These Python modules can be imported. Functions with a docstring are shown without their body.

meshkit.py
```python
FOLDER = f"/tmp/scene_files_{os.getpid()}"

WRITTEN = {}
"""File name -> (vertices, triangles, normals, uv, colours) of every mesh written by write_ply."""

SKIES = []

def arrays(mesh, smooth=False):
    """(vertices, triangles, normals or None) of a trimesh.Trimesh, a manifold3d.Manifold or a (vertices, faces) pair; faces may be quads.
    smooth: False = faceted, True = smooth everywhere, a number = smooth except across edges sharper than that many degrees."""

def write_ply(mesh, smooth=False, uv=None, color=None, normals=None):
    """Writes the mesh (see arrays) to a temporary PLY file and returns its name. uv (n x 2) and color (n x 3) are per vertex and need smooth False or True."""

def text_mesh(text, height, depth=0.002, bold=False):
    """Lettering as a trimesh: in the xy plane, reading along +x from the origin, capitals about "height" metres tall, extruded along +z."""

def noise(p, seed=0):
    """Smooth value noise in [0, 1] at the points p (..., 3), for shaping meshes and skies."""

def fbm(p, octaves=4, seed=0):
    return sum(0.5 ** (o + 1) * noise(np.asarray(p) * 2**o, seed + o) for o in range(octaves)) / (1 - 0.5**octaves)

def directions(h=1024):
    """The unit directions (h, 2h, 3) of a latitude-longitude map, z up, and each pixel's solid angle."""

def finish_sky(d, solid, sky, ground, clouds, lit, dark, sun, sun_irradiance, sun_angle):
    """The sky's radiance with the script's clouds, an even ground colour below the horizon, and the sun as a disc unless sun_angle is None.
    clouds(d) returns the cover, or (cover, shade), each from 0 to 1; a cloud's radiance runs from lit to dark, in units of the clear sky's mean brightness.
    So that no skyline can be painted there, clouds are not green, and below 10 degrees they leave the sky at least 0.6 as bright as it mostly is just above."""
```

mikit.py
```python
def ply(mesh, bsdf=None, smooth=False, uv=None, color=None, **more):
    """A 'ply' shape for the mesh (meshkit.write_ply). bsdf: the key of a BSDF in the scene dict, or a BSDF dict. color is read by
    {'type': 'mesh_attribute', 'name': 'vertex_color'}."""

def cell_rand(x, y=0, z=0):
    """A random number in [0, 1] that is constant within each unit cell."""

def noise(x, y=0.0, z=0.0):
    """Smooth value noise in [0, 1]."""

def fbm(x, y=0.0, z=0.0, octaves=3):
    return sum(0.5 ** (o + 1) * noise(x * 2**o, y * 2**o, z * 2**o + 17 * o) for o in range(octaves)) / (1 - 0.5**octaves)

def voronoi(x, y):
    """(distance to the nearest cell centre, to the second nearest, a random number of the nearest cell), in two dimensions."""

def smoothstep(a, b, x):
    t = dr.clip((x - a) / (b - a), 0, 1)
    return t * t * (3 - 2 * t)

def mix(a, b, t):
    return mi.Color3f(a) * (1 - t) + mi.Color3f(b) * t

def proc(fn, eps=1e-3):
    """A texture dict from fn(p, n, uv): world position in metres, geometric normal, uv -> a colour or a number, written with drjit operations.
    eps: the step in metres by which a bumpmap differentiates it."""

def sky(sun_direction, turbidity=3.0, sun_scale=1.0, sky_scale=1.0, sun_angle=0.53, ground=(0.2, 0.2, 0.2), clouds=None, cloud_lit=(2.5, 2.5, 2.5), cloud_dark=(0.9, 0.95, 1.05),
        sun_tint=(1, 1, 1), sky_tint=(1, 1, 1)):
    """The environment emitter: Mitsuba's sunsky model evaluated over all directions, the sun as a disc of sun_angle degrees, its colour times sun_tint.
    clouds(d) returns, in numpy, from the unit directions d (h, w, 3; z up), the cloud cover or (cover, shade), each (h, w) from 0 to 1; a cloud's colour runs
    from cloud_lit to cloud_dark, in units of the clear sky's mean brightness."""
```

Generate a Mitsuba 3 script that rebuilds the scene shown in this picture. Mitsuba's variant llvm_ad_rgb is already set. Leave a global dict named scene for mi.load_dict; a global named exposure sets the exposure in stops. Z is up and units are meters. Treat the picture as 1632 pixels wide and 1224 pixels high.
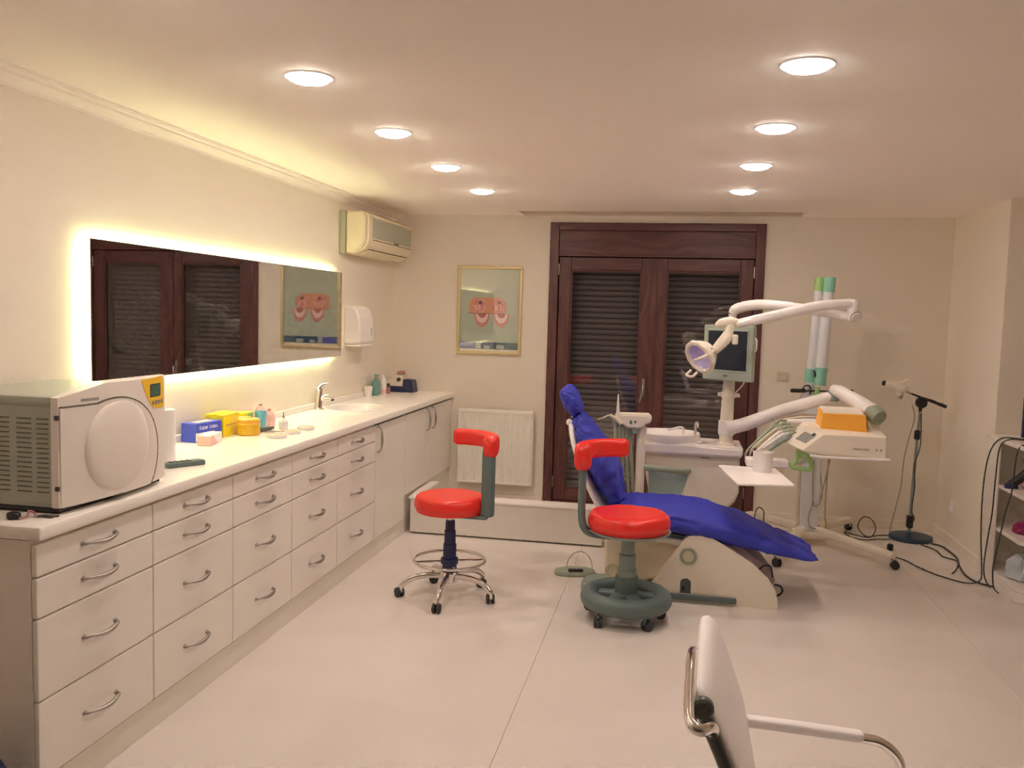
import math, random
import numpy as np, trimesh, mitsuba as mi, drjit as dr, mikit, meshkit
import manifold3d as m3
from shapely.geometry import Polygon, box as sbox, Point
from shapely import affinity
random.seed(7); RNG = np.random.default_rng(7)
T = mi.ScalarTransform4f
scene, labels = {'type': 'scene'}, {}

# ------------------------------------------------------------------ camera, light, exposure
EYE = [2.43438, -6.99727, 1.55768]
FWD = [-0.18424, 0.97963, -0.07988]
UP = [-0.041694, 0.073410, 0.996430]
scene['camera'] = {'type': 'perspective', 'fov': 2 * math.degrees(math.atan(816 / 1385.2)), 'fov_axis': 'x',
                   'near_clip': 0.05, 'far_clip': 60.0,
                   'to_world': T().look_at(origin=EYE, target=[a + b for a, b in zip(EYE, FWD)], up=UP)}
exposure = 0.53
DOWNLIGHT = [74.0, 62.0, 55.5]      # radiance of the round ceiling lamps
MIRROR_LED = [21.0, 21.5, 11.0]     # radiance of the strips behind the mirror

# ------------------------------------------------------------------ materials
def mat(name, rgb, rough=0.5, metal=0.0, spec=0.5, coat=0.0, sheen=0.0, tex=None, bump=None, bscale=0.001, two=True, eps=1e-3):
    b = {'type': 'principled', 'base_color': tex if tex else {'type': 'rgb', 'value': list(rgb)}, 'roughness': rough, 'metallic': metal, 'specular': spec}
    if coat: b['clearcoat'] = coat; b['clearcoat_gloss'] = 0.9
    if sheen: b['sheen'] = sheen
    if bump is not None: b = {'type': 'bumpmap', 'arbitrary': mikit.proc(bump, eps), 'scale': bscale, 'bsdf': b}
    if two: b = {'type': 'twosided', 'bsdf': b}
    scene[name] = b
    return name

def c3(r, g, b): return mi.Color3f(r, g, b)
def wall_tex(p, n, uv):
    return mikit.mix((.825, .765, .660), (.800, .740, .632), mikit.fbm(p.x * 1.7, p.y * 1.7, p.z * 1.7))
def floor_tex(p, n, uv):
    a = mikit.fbm(p.x * 2.3, p.y * 2.3, 0.0); s = mikit.noise(p.x * 160, p.y * 160, 0.0)
    return mikit.mix((.685, .640, .590), (.635, .588, .540), mikit.smoothstep(.35, .75, a) * .7 + s * .2)
def wood_tex(p, n, uv):
    g = mikit.fbm(p.x * 38 + mikit.fbm(p.x * 3, p.y * 3, p.z * 2) * 6, p.y * 38, p.z * 2.4)
    f = mikit.noise(p.x * 420, p.y * 420, p.z * 16)
    return mikit.mix((.082, .031, .031), (.132, .053, .048), mikit.smoothstep(.25, .8, g)) * (.85 + .25 * f)
def wood_tex_h(p, n, uv):
    g = mikit.fbm(p.z * 38 + mikit.fbm(p.x * 2, p.y * 3, p.z * 3) * 6, p.y * 38, p.x * 2.4)
    f = mikit.noise(p.z * 420, p.y * 420, p.x * 16)
    return mikit.mix((.082, .031, .031), (.132, .053, .048), mikit.smoothstep(.25, .8, g)) * (.85 + .25 * f)
def cloth_bump(p, n, uv): return mikit.fbm(p.x * 14, p.y * 9, p.z * 14, 4)
def fine_bump(p, n, uv): return mikit.noise(p.x * 260, p.y * 260, p.z * 260)

mat('m_wall', None, .75, spec=.25, tex=mikit.proc(wall_tex))
mat('m_ceiling', (.875, .815, .755), .8, spec=.2)
mat('m_crown', (.84, .77, .72), .6, spec=.3)
mat('m_floor', None, .38, spec=.45, tex=mikit.proc(floor_tex))
mat('m_seam', (.42, .37, .32), .8)
mat('m_rear', (.15, .135, .115), .8)
mat('m_wood', None, .42, spec=.4, tex=mikit.proc(wood_tex))
mat('m_wood_h', None, .42, spec=.4, tex=mikit.proc(wood_tex_h))
mat('m_slat', (.105, .086, .094), .55)
mat('m_black', (.012, .012, .014), .45)
mat('m_rubber', (.03, .03, .034), .6)
mat('m_cab', (.755, .722, .660), .32, spec=.45)
mat('m_worktop', (.845, .810, .745), .25, spec=.5)
mat('m_plinth', (.70, .665, .58), .5)
mat('m_steel', (.46, .44, .41), .32, metal=1.0)
mat('m_chrome', (.86, .84, .81), .07, metal=1.0)
mat('m_white', (.84, .81, .78), .35)
mat('m_white_gloss', (.86, .83, .80), .15, coat=.6)
mat('m_cream', (.80, .74, .62), .35, coat=.2)
mat('m_cream_dark', (.60, .56, .40), .45)
mat('m_beige', (.70, .62, .46), .4)
mat('m_ac', (.76, .68, .48), .4)
mat('m_ac_grille', (.42, .43, .34), .55)
mat('m_ac_side', (.36, .36, .27), .5)
mat('m_auto_body', (.36, .38, .32), .45)
mat('m_auto_front', (.76, .71, .64), .35, coat=.2)
mat('m_slot', (.115, .115, .09), .7)
mat('m_yellow', (.80, .49, .030), .4)
mat('m_yellow_bright', (.86, .70, .015), .35)
mat('m_amber', (.80, .47, .030), .35)
mat('m_orange', (.93, .45, .06), .4)
mat('m_lcd', (.045, .12, .085), .25)
mat('m_dark', (.05, .045, .045), .4)
mat('m_red', (.80, .030, .022), .30, coat=.35)
mat('m_blue', (.028, .038, .42), .62, sheen=.5, bump=cloth_bump, bscale=.010, eps=4e-3)
mat('m_navy', (.014, .018, .075), .4)
mat('m_grey', (.105, .150, .150), .45)
mat('m_grey_light', (.225, .285, .265), .45)
mat('m_grey_green', (.30, .35, .27), .45)
mat('m_mint', (.27, .60, .47), .35)
mat('m_lime', (.38, .62, .24), .4)
mat('m_pale_tube', (.74, .76, .78), .2, coat=.4)
mat('m_hose', (.34, .37, .27), .5)
mat('m_recess', (.40, .52, .50), .3)
mat('m_mauve', (.36, .25, .24), .45)
mat('m_screen', (.012, .018, .040), .35, spec=.3)
mat('m_bezel', (.37, .44, .38), .4)
mat('m_lavender', (.56, .52, .86), .12, coat=1.0)
mat('m_gold', (.70, .58, .34), .35, metal=.55)
mat('m_radiator', (.86, .83, .74), .35)
mat('m_radiator_gap', (.52, .49, .40), .6)
mat('m_seat_white', (.86, .83, .82), .5)
mat('m_post_dark', (.060, .075, .068), .3, coat=.3)
mat('m_blue_box', (.055, .085, .58), .4)
mat('m_pink', (.83, .52, .48), .5)
mat('m_cyan', (.16, .47, .66), .35)
mat('m_teal', (.13, .33, .30), .35)
mat('m_magenta', (.26, .015, .10), .5)
mat('m_rose', (.42, .20, .20), .5)
mat('m_bag', (.50, .56, .60), .25, coat=.5)
mat('m_plaster', (.70, .62, .47), .7)
mat('m_grey_panel', (.30, .30, .28), .3)
mat('m_print_text', (.22, .20, .17), .6)
mat('m_light_text', (.75, .76, .92), .6)
mat('m_cable', (.045, .045, .04), .5)
mat('m_cable_pale', (.36, .33, .24), .5)
mat('m_disc_blue', (.022, .050, .088), .35)
scene['m_glass'] = {'type': 'thindielectric', 'int_ior': 1.5}
scene['m_mirror'] = {'type': 'twosided', 'bsdf': {'type': 'conductor', 'specular_reflectance': {'type': 'rgb', 'value': [.86, .87, .85]}}}

# ------------------------------------------------------------------ scene helpers
def numbered(key):
    taken = lambda k: k in scene or k in labels or any(s.startswith(k + '__') for s in scene)
    if not taken(key): return key
    i = 1
    while taken(f'{key}_{i:03d}'): i += 1
    return f'{key}_{i:03d}'
def thing(name, label, cat=None, group=None, kind=None):
    key = numbered(name)
    labels[key] = {'label': label}
    if cat: labels[key]['category'] = cat
    if group: labels[key]['group'] = group
    if kind: labels[key]['kind'] = kind
    return key
def put(key, mesh, m, smooth=35, parent=None, label=None, **more):
    if isinstance(mesh, list): mesh = join(mesh)
    key = numbered(f'{parent}__{key}') if parent else key
    scene[key] = mikit.ply(mesh, m, smooth=smooth, **more)
    if label: labels.setdefault(key, {})['label'] = label
    return key
def solo(name, mesh, m, label, cat=None, group=None, kind=None, smooth=35, **more):
    key = thing(name, label, cat, group, kind)
    return put(key, mesh, m, smooth, **more)
# ------------------------------------------------------------------ mesh helpers
def tm(x):
    if isinstance(x, trimesh.Trimesh): return x
    m = x.to_mesh(); return trimesh.Trimesh(np.array(m.vert_properties[:, :3]), np.array(m.tri_verts), process=False)
def join(ms): return trimesh.util.concatenate([tm(m) for m in ms])
def man(t):
    t = tm(t).copy(); t.merge_vertices()
    return m3.Manifold(m3.Mesh(np.asarray(t.vertices, np.float32), np.asarray(t.faces, np.uint32)))
def box(lo, hi): 
    return trimesh.creation.box(bounds=[np.minimum(lo, hi), np.maximum(lo, hi)])
def rbox(lo, hi, r=.006, seg=2):
    lo, hi = np.minimum(lo, hi).astype(float), np.maximum(lo, hi).astype(float)
    r = min(r, .49 * (hi - lo).min())
    s = trimesh.creation.icosphere(subdivisions=1, radius=1) if seg <= 2 else trimesh.creation.uv_sphere(count=[seg * 2, seg * 4])
    v = np.array(s.vertices) if seg > 2 else None
    if v is None:                                   # chamfer-like rounding: 3 normals rows
        a = [0, math.pi / 4, math.pi / 2] if seg == 2 else [0, math.pi / 2]
        v = np.array([[math.cos(e) * math.cos(f), math.cos(e) * math.sin(f), math.sin(e)] for e in a for f in a])
        v = np.vstack([v * [sx, sy, sz] for sx in (1, -1) for sy in (1, -1) for sz in (1, -1)])
    c = [lo + r, hi - r]
    pts = np.vstack([v * r + [c[i][0], c[j][1], c[k][2]] for i in (0, 1) for j in (0, 1) for k in (0, 1)])
    return trimesh.convex.convex_hull(pts)
def frame_along(P, closed=False):
    P = np.asarray(P, float)
    t = np.roll(P, -1, 0) - np.roll(P, 1, 0) if closed else np.gradient(P, axis=0)
    t /= np.linalg.norm(t, axis=1, keepdims=True) + 1e-12
    a = np.cross(t[0], [0, 0, 1.0])
    if np.linalg.norm(a) < .2: a = np.cross(t[0], [1.0, 0, 0])
    A = []
    for k in range(len(P)):
        a = a - t[k] * (a @ t[k]); a /= np.linalg.norm(a); A.append(a)
    A = np.array(A); return t, A, np.cross(t, A)
def spline(pts, n=8, closed=False):
    P = np.asarray(pts, float)
    if closed: Q = np.vstack([P[-1], P, P[0], P[1]])
    else: Q = np.vstack([2 * P[0] - P[1], P, 2 * P[-1] - P[-2]])
    out = []
    for i in range(1, len(Q) - 2):
        p0, p1, p2, p3 = Q[i - 1:i + 3]
        for s in np.arange(n) / n:
            out.append(.5 * (2 * p1 + (p2 - p0) * s + (2 * p0 - 5 * p1 + 4 * p2 - p3) * s * s + (3 * p1 - p0 - 3 * p2 + p3) * s ** 3))
    if not closed: out.append(P[-1])
    return np.array(out)
def tube(pts, r, sides=10, closed=False, flat=1.0, smooth_n=0):
    P = spline(pts, smooth_n, closed) if smooth_n else np.asarray(pts, float)
    t, A, B = frame_along(P, closed)
    r = np.broadcast_to(np.asarray(r, float), (len(P),)) if np.ndim(r) == 0 else np.interp(np.linspace(0, 1, len(P)), np.linspace(0, 1, len(r)), r)
    a = np.arange(sides) * 2 * np.pi / sides
    rings = P[:, None] + r[:, None, None] * (np.cos(a)[None, :, None] * A[:, None] * flat + np.sin(a)[None, :, None] * B[:, None])
    return loft(rings, closed)
def loft(rings, closed=False, cap=True):
    R = np.asarray(rings, float); n, m = R.shape[:2]
    v = R.reshape(-1, 3); f = []
    for i in range(n if closed else n - 1):
        for j in range(m):
            a, b = i * m + j, i * m + (j + 1) % m
            c, d = ((i + 1) % n) * m + (j + 1) % m, ((i + 1) % n) * m + j
            f += [[a, b, c], [a, c, d]]
    if cap and not closed:
        v = np.vstack([v, R[0].mean(0), R[-1].mean(0)]); k = n * m
        for j in range(m):
            f.append([k, (j + 1) % m, j]); f.append([k + 1, (n - 1) * m + j, (n - 1) * m + (j + 1) % m])
    t = trimesh.Trimesh(v, f, process=False); trimesh.repair.fix_normals(t) if not closed else (t.invert() if t.volume < 0 else None)
    return t
def cyl(p0, p1, r0, r1=None, sides=24, bev=.0):
    r1 = r0 if r1 is None else r1
    p0, p1 = np.array(p0, float), np.array(p1, float)
    if bev:
        d = (p1 - p0) / np.linalg.norm(p1 - p0) * bev
        return tube_raw([p0, p0 + d, p1 - d, p1], [r0 - bev, r0, r1, r1 - bev], sides)
    return tube_raw([p0, p1], [r0, r1], sides)
def tube_raw(P, r, sides):
    P = np.asarray(P, float); d = P[-1] - P[0]; d /= np.linalg.norm(d)
    a = np.cross(d, [0, 0, 1.0])
    if np.linalg.norm(a) < .1: a = np.cross(d, [1.0, 0, 0])
    a /= np.linalg.norm(a); b = np.cross(d, a); ang = np.arange(sides) * 2 * np.pi / sides
    return loft([p + q * (np.cos(ang)[:, None] * a + np.sin(ang)[:, None] * b) for p, q in zip(P, r)])
def lathe(prof, at=(0, 0, 0), sides=40, axis=None):
    """prof: (radius, height) rows, closed solid or open shell; axis: direction of height."""
    P = np.asarray(prof, float); a = np.arange(sides) * 2 * np.pi / sides
    ring = lambda r, z: np.stack([r * np.cos(a), r * np.sin(a), np.full(sides, z)], 1)
    t = loft([ring(max(r, 1e-4), z) for r, z in P], cap=not np.allclose(P[0], P[-1]))
    if axis is not None: t.apply_transform(trimesh.geometry.align_vectors([0, 0, 1], np.array(axis, float) / np.linalg.norm(axis)))
    t.apply_translation(at); return t
def prism(poly, lo, hi, axis='y', bev=0.0):
    """poly in the plane across axis: 'y' -> (x, z), 'x' -> (y, z), 'z' -> (x, y)."""
    P = poly if isinstance(poly, Polygon) else Polygon(poly)
    parts = []
    if bev > 0:
        inner = P.buffer(-bev, join_style='mitre')
        cs = lambda q: m3.CrossSection([np.array(q.exterior.coords)[:-1]] + [np.array(h.coords)[:-1] for h in q.interiors], m3.FillRule.EvenOdd)
        mid = m3.Manifold.extrude(cs(P), hi - lo - 2 * bev).translate([0, 0, lo + bev])
        ful = m3.Manifold.extrude(cs(inner), hi - lo).translate([0, 0, lo])
        if not P.interiors and P.convex_hull.area - P.area < 1e-9: t = tm(m3.Manifold.batch_hull([mid, ful]))
        else: t = tm(mid + ful)
    else:
        t = trimesh.creation.extrude_polygon(P, hi - lo, engine='earcut'); t.apply_translation([0, 0, lo])
    v = np.array(t.vertices)
    if axis == 'y': v = v[:, [0, 2, 1]]
    elif axis == 'x': v = v[:, [2, 0, 1]]
    t = trimesh.Trimesh(v, t.faces, process=False)
    if t.volume < 0: t.invert()
    return t
def super_ring(c, u, v, a, b, p=3.0, m=32):
    th = np.arange(m) * 2 * np.pi / m; co, si = np.cos(th), np.sin(th)
    x = np.sign(co) * np.abs(co) ** (2 / p) * a; y = np.sign(si) * np.abs(si) ** (2 / p) * b
    return np.asarray(c, float) + x[:, None] * np.asarray(u, float) + y[:, None] * np.asarray(v, float)
def move(mesh, at, rz=0.0, rx=0.0, ry=0.0):
    t = tm(mesh).copy()
    for ang, ax in ((rx, [1, 0, 0]), (ry, [0, 1, 0]), (rz, [0, 0, 1])):
        if ang: t.apply_transform(trimesh.transformations.rotation_matrix(math.radians(ang), ax))
    t.apply_translation(at); return t
def text(s, h, at, xdir, ydir, depth=.0008, bold=False, center=True):
    t = meshkit.text_mesh(s, h, depth, bold); v = np.array(t.vertices)
    if center: v[:, 0] -= v[:, 0].mean()
    xd, yd = np.array(xdir, float), np.array(ydir, float); zd = np.cross(xd, yd)
    return trimesh.Trimesh(np.array(at) + v[:, :1] * xd + v[:, 1:2] * yd + v[:, 2:] * zd, t.faces, process=False)
def rrect(x0, y0, x1, y1, r): return sbox(x0 + r, y0 + r, x1 - r, y1 - r).buffer(r, quad_segs=6)

# ================================================================== THE SETTING
CEIL, XL, XR = 2.356, .084, 4.42
k = solo('floor', box((-.2, -9.2, -.12), (6.6, .3, -.004)), 'm_seam', 'pale beige vinyl floor laid in wide sheets with thin seams', kind='structure', smooth=False)
edges = [-.2, 1.862, 3.925, 5.99, 6.6]
for a, b in zip(edges[:-1], edges[1:]):
    put('sheet', rbox((a + .0009, -9.2, -.006), (b - .0009, .3, 0), .0015), 'm_floor', parent=k, smooth=False)
DX0, DX1, DZ0, DZ1 = 1.402, 3.076, .012, 2.302
wb = m3.Manifold.cube([7.2, .26, 2.75]).translate([-.4, 0, -.05]) - m3.Manifold.cube([DX1 - DX0, 1, DZ1]).translate([DX0, -.3, 0])
solo('wall_back', tm(wb), 'm_wall', 'cream plastered wall around the dark balcony door', kind='structure', smooth=False)
solo('wall_left', box((-.15, -9.2, -.05), (XL, 0, 2.75)), 'm_wall', 'cream wall behind the mirror and the long worktop', kind='structure', smooth=False)
solo('wall_right', rbox((XR, -1.10, -.05), (6.6, 0, 2.75), .004), 'm_wall', 'cream wall projecting into the room beside the shelf unit', kind='structure', smooth=False)
solo('wall_side', box((6.5, -9.2, -.05), (6.7, -1.1, 2.75)), 'm_wall', 'cream side wall beyond the shelf unit', kind='structure', smooth=False)
solo('wall_rear', box((-.2, -9.3, -.05), (6.7, -9.1, 2.75)), 'm_rear', 'dim wall behind the viewer', kind='structure', smooth=False)
RX0, RX1, RY = 1.185, 3.335, -.30
lampx, lampy, LR = (1.148, 2.797), [-5.012 + .904 * i for i in range(5)], .074
ce = m3.Manifold.cube([7.2, 9.5, .30]).translate([-.4, -9.3, CEIL]) - m3.Manifold.cube([RX1 - RX0, 1, .14]).translate([RX0, RY, CEIL - .01])
for x in lampx:
    for y in lampy: ce = ce - m3.Manifold.cylinder(.06, LR, LR, 48).translate([x, y, CEIL - .01])
solo('ceiling', tm(ce), 'm_ceiling', 'smooth plaster ceiling with recessed round lamps and a curtain recess by the door', kind='structure', smooth=False)
# crown moulding along the left wall
cp = [(XL, CEIL - .050), (XL + .012, CEIL - .050), (XL + .016, CEIL - .040), (XL + .026, CEIL - .036), (XL + .040, CEIL - .026), (XL + .060, CEIL - .020), (XL + .064, CEIL - .012),
      (XL + .088, CEIL - .010), (XL + .092, CEIL - .005), (XL + .105, CEIL - .005), (XL + .105, CEIL), (XL, CEIL)]
solo('trim_1', prism(cp, -9.1, 0, 'y'), 'm_crown', 'stepped white crown moulding along the left wall', kind='structure', smooth=20)
solo('baseboard_back', [rbox((3.09, -.014, 0), (XR, 0, .065), .004), rbox((XL + .6, -.014, 0), (1.395, 0, .065), .004)], 'm_wall', 'low cream skirting along the back wall', kind='structure', smooth=False)
solo('baseboard_right', rbox((XR - .014, -1.10, 0), (XR, 0, .065), .004), 'm_wall', 'low cream skirting along the projecting wall', kind='structure', smooth=False)

# ------------------------------------------------------------------ balcony door
d = thing('door_1', 'dark brown wooden double balcony door with glass leaves and lowered roller shutter', kind='structure')
cw = .072
put('casing', rbox((DX0, -.022, 0), (DX0 + cw, .10, DZ1 + 0), .005), 'm_wood', parent=d)
put('casing', rbox((DX1 - cw, -.022, 0), (DX1, .10, DZ1), .005), 'm_wood', parent=d)
put('head_casing', rbox((DX0 + cw, -.022, DZ1 - .062), (DX1 - cw, .10, DZ1), .005), 'm_wood_h', parent=d)
put('shutter_box_panel', [rbox((DX0 + cw, -.004, 2.045), (DX1 - cw, .10, DZ1 - .062), .004), rbox((DX0 + cw, -.012, 2.035), (DX1 - cw, .05, 2.052), .003)], 'm_wood_h', parent=d)
put('threshold', rbox((DX0 + cw, .0, 0), (DX1 - cw, .12, .045), .004), 'm_wood_h', parent=d)
xm = (DX0 + DX1) / 2
for (a, b, hand) in ((DX0 + cw + .004, xm - .002, 1), (xm + .002, DX1 - cw - .004, -1)):
    z0, z1, st, rt, rb_ = .048, 2.030, .098, .100, .100
    lf = [rbox((a, .012, z0), (a + st, .072, z1), .006), rbox((b - st, .012, z0), (b, .072, z1), .006)]
    lh = [rbox((a + st, .014, z1 - rt), (b - st, .070, z1), .006), rbox((a + st, .014, z0), (b - st, .070, z0 + rb_), .006)]
    leaf = numbered(d + '__leaf'); scene[leaf] = mikit.ply(join(lf), 'm_wood', smooth=35)
    put('rail', lh[0], 'm_wood_h', parent=leaf); put('rail', lh[1], 'm_wood_h', parent=leaf)
    put('pane', box((a + st - .002, .040, z0 + rb_ - .002), (b - st + .002, .0405, z1 - rt + .002)), 'm_glass', parent=leaf, smooth=False)
    bead = [rbox((a + st, .020, z0 + rb_), (a + st + .012, .038, z1 - rt), .003), rbox((b - st - .012, .020, z0 + rb_), (b - st, .038, z1 - rt), .003),
            rbox((a + st, .020, z1 - rt - .012), (b - st, .038, z1 - rt), .003), rbox((a + st, .020, z0 + rb_), (b - st, .038, z0 + rb_ + .012), .003)]
    put('glazing_bead', bead, 'm_wood', parent=leaf)
    hx = a - .002 if hand == 1 else b + .002
    for hz in (.20, 1.93): put('hinge', cyl((hx, .004, hz - .045), (hx, .004, hz + .045), .007, sides=12, bev=.002), 'm_steel', parent=leaf)
put('rebate_strip', rbox((xm - .022, .002, .05), (xm + .022, .014, 2.028), .003), 'm_wood', parent=d)
hk = put('handle', [rbox((xm - .066, .003, .93), (xm - .040, .013, 1.07), .004), cyl((xm - .053, .012, 1.02), (xm - .053, -.040, 1.02), .008, sides=14),
     tube([(xm - .053, -.040, 1.02), (xm - .057, -.046, .98), (xm - .072, -.046, .91), (xm - .079, -.044, .885)], [.008, .009, .009, .007], 12, smooth_n=5)], 'm_steel', parent=d, label='metal lever handle')
sh = numbered(d + '__shutter'); scene[sh] = mikit.ply(join([rbox((DX0 + .02, .145, 0), (DX0 + .055, .19, 2.1), .003), rbox((DX1 - .055, .145, 0), (DX1 - .02, .19, 2.1), .003)]), 'm_slat', smooth=35)
pitch = .0452
sp = [(.172, 0), (.166, .004), (.160, .013), (.158, .022), (.160, .031), (.166, .040), (.170, .0425), (.174, .0425), (.176, .030), (.176, .010)]
smesh = mikit.ply(prism(sp, DX0 + .05, DX1 - .05, 'x'), 'm_slat', smooth=30)
for i in range(46): scene[numbered(sh + '__slat')] = {**smesh, 'to_world': T().translate([0, 0, .01 + i * pitch])}
put('outer_cover', box((DX0, .20, 0), (DX1, .255, 2.30)), 'm_black', parent=d, smooth=False)

# ------------------------------------------------------------------ ceiling lamps
rim = mikit.ply(lathe([(LR - .001, -.0005), (LR + .005, -.003), (LR + .008, -.004), (LR + .010, -.002), (LR + .011, 0), (LR - .001, 0), (LR - .001, -.0005)], sides=56), 'm_white', smooth=30)
lens_face = lathe([(LR - .004, .0), (LR - .004, -.005), (LR * .90, -.0135), (LR * .74, -.0195), (LR * .50, -.0235), (LR * .2, -.0250), (0, -.0252)], sides=56)
order = ['above the viewer', 'nearest in view', 'second in view', 'third in view', 'farthest, nearest the balcony door']
for s, x in zip(('left row towards the mirror', 'right row towards the dental chair'), lampx):
    for o, y in zip(order, lampy):
        k = thing('downlight', f'round glowing ceiling lamp {o}, {s}', 'ceiling lamp', 'round recessed ceiling lamps')
        scene[k + '__rim'] = {**rim, 'to_world': T().translate([x, y, CEIL])}
        lens = mikit.ply(lens_face, 'm_white', smooth=60); lens['emitter'] = {'type': 'area', 'radiance': {'type': 'rgb', 'value': DOWNLIGHT}}
        lens['to_world'] = T().translate([x, y, CEIL + .001]); scene[k + '__lens'] = lens
        put('housing', lathe([(LR - .002, .012), (LR - .002, .035), (.01, .035), (.01, .012)], (x, y, CEIL), 40), 'm_white', parent=k)

# ================================================================== MIRROR, WALL-MOUNTED THINGS
MY0, MY1, MZ0, MZ1 = -3.893, -1.260, 1.235, 1.813
k = thing('mirror', 'long frameless rectangular mirror with glowing light strips behind its edges', 'mirror')
put('glass', rbox((XL + .046, MY0, MZ0), (XL + .052, MY1, MZ1), .0015), 'm_mirror', parent=k, smooth=False)
put('backing', rbox((XL, MY0 + .06, MZ0 + .06), (XL + .046, MY1 - .06, MZ1 - .06), .003), 'm_white', parent=k)
def strip(lo, hi):
    s = mikit.ply(rbox(lo, hi, .002), 'm_white', smooth=False); s['emitter'] = {'type': 'area', 'radiance': {'type': 'rgb', 'value': MIRROR_LED}}
    scene[numbered(k + '__light_strip')] = s
e = .030
strip((XL + .007, MY0 + e, MZ1 - e - .012), (XL + .019, MY1 - e - .02, MZ1 - e)); strip((XL + .007, MY0 + e, MZ0 + e), (XL + .019, MY1 - e - .02, MZ0 + e + .012))
strip((XL + .007, MY0 + e, MZ0 + e + .013), (XL + .019, MY0 + e + .012, MZ1 - e - .013))

# air conditioner
k = thing('air_conditioner', 'cream wall air conditioner above the mirror end in the corner', 'air conditioner')
ay0, ay1, az0, az1, adx = -1.195, -.165, 1.958, 2.248, .205
prof = [(XL, az0), (XL + .11, az0), (XL + adx - .028, az0 + .030), (XL + adx - .006, az0 + .062), (XL + adx, az0 + .10), (XL + adx, az1 - .035), (XL + adx - .012, az1 - .010), (XL + adx - .035, az1), (XL, az1)]
put('housing', prism(Polygon(prof), ay0 + .035, ay1, 'y', .006), 'm_ac', parent=k, smooth=35)
put('side_cheek', prism(Polygon([(XL + .050, az0 + .004), (XL + .11, az0 + .004), (XL + adx - .04, az0 + .036), (XL + adx - .018, az0 + .08), (XL + adx - .014, az1 - .04), (XL + adx - .04, az1 - .006), (XL + .050, az1 - .004)]), ay0, ay0 + .034, 'y', .010), 'm_ac', parent=k, smooth=40)
put('back_plate', rbox((XL, ay0 - .004, az0 - .006), (XL + .048, ay0 + .034, az1 + .002), .010), 'm_ac_side', parent=k, label='olive-grey back plate')
put('front_grille', rbox((XL + adx - .002, ay0 + .11, az0 + .112), (XL + adx + .004, ay1 - .02, az1 - .040), .003), 'm_ac_grille', parent=k, label='grey-green front grille')
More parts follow.
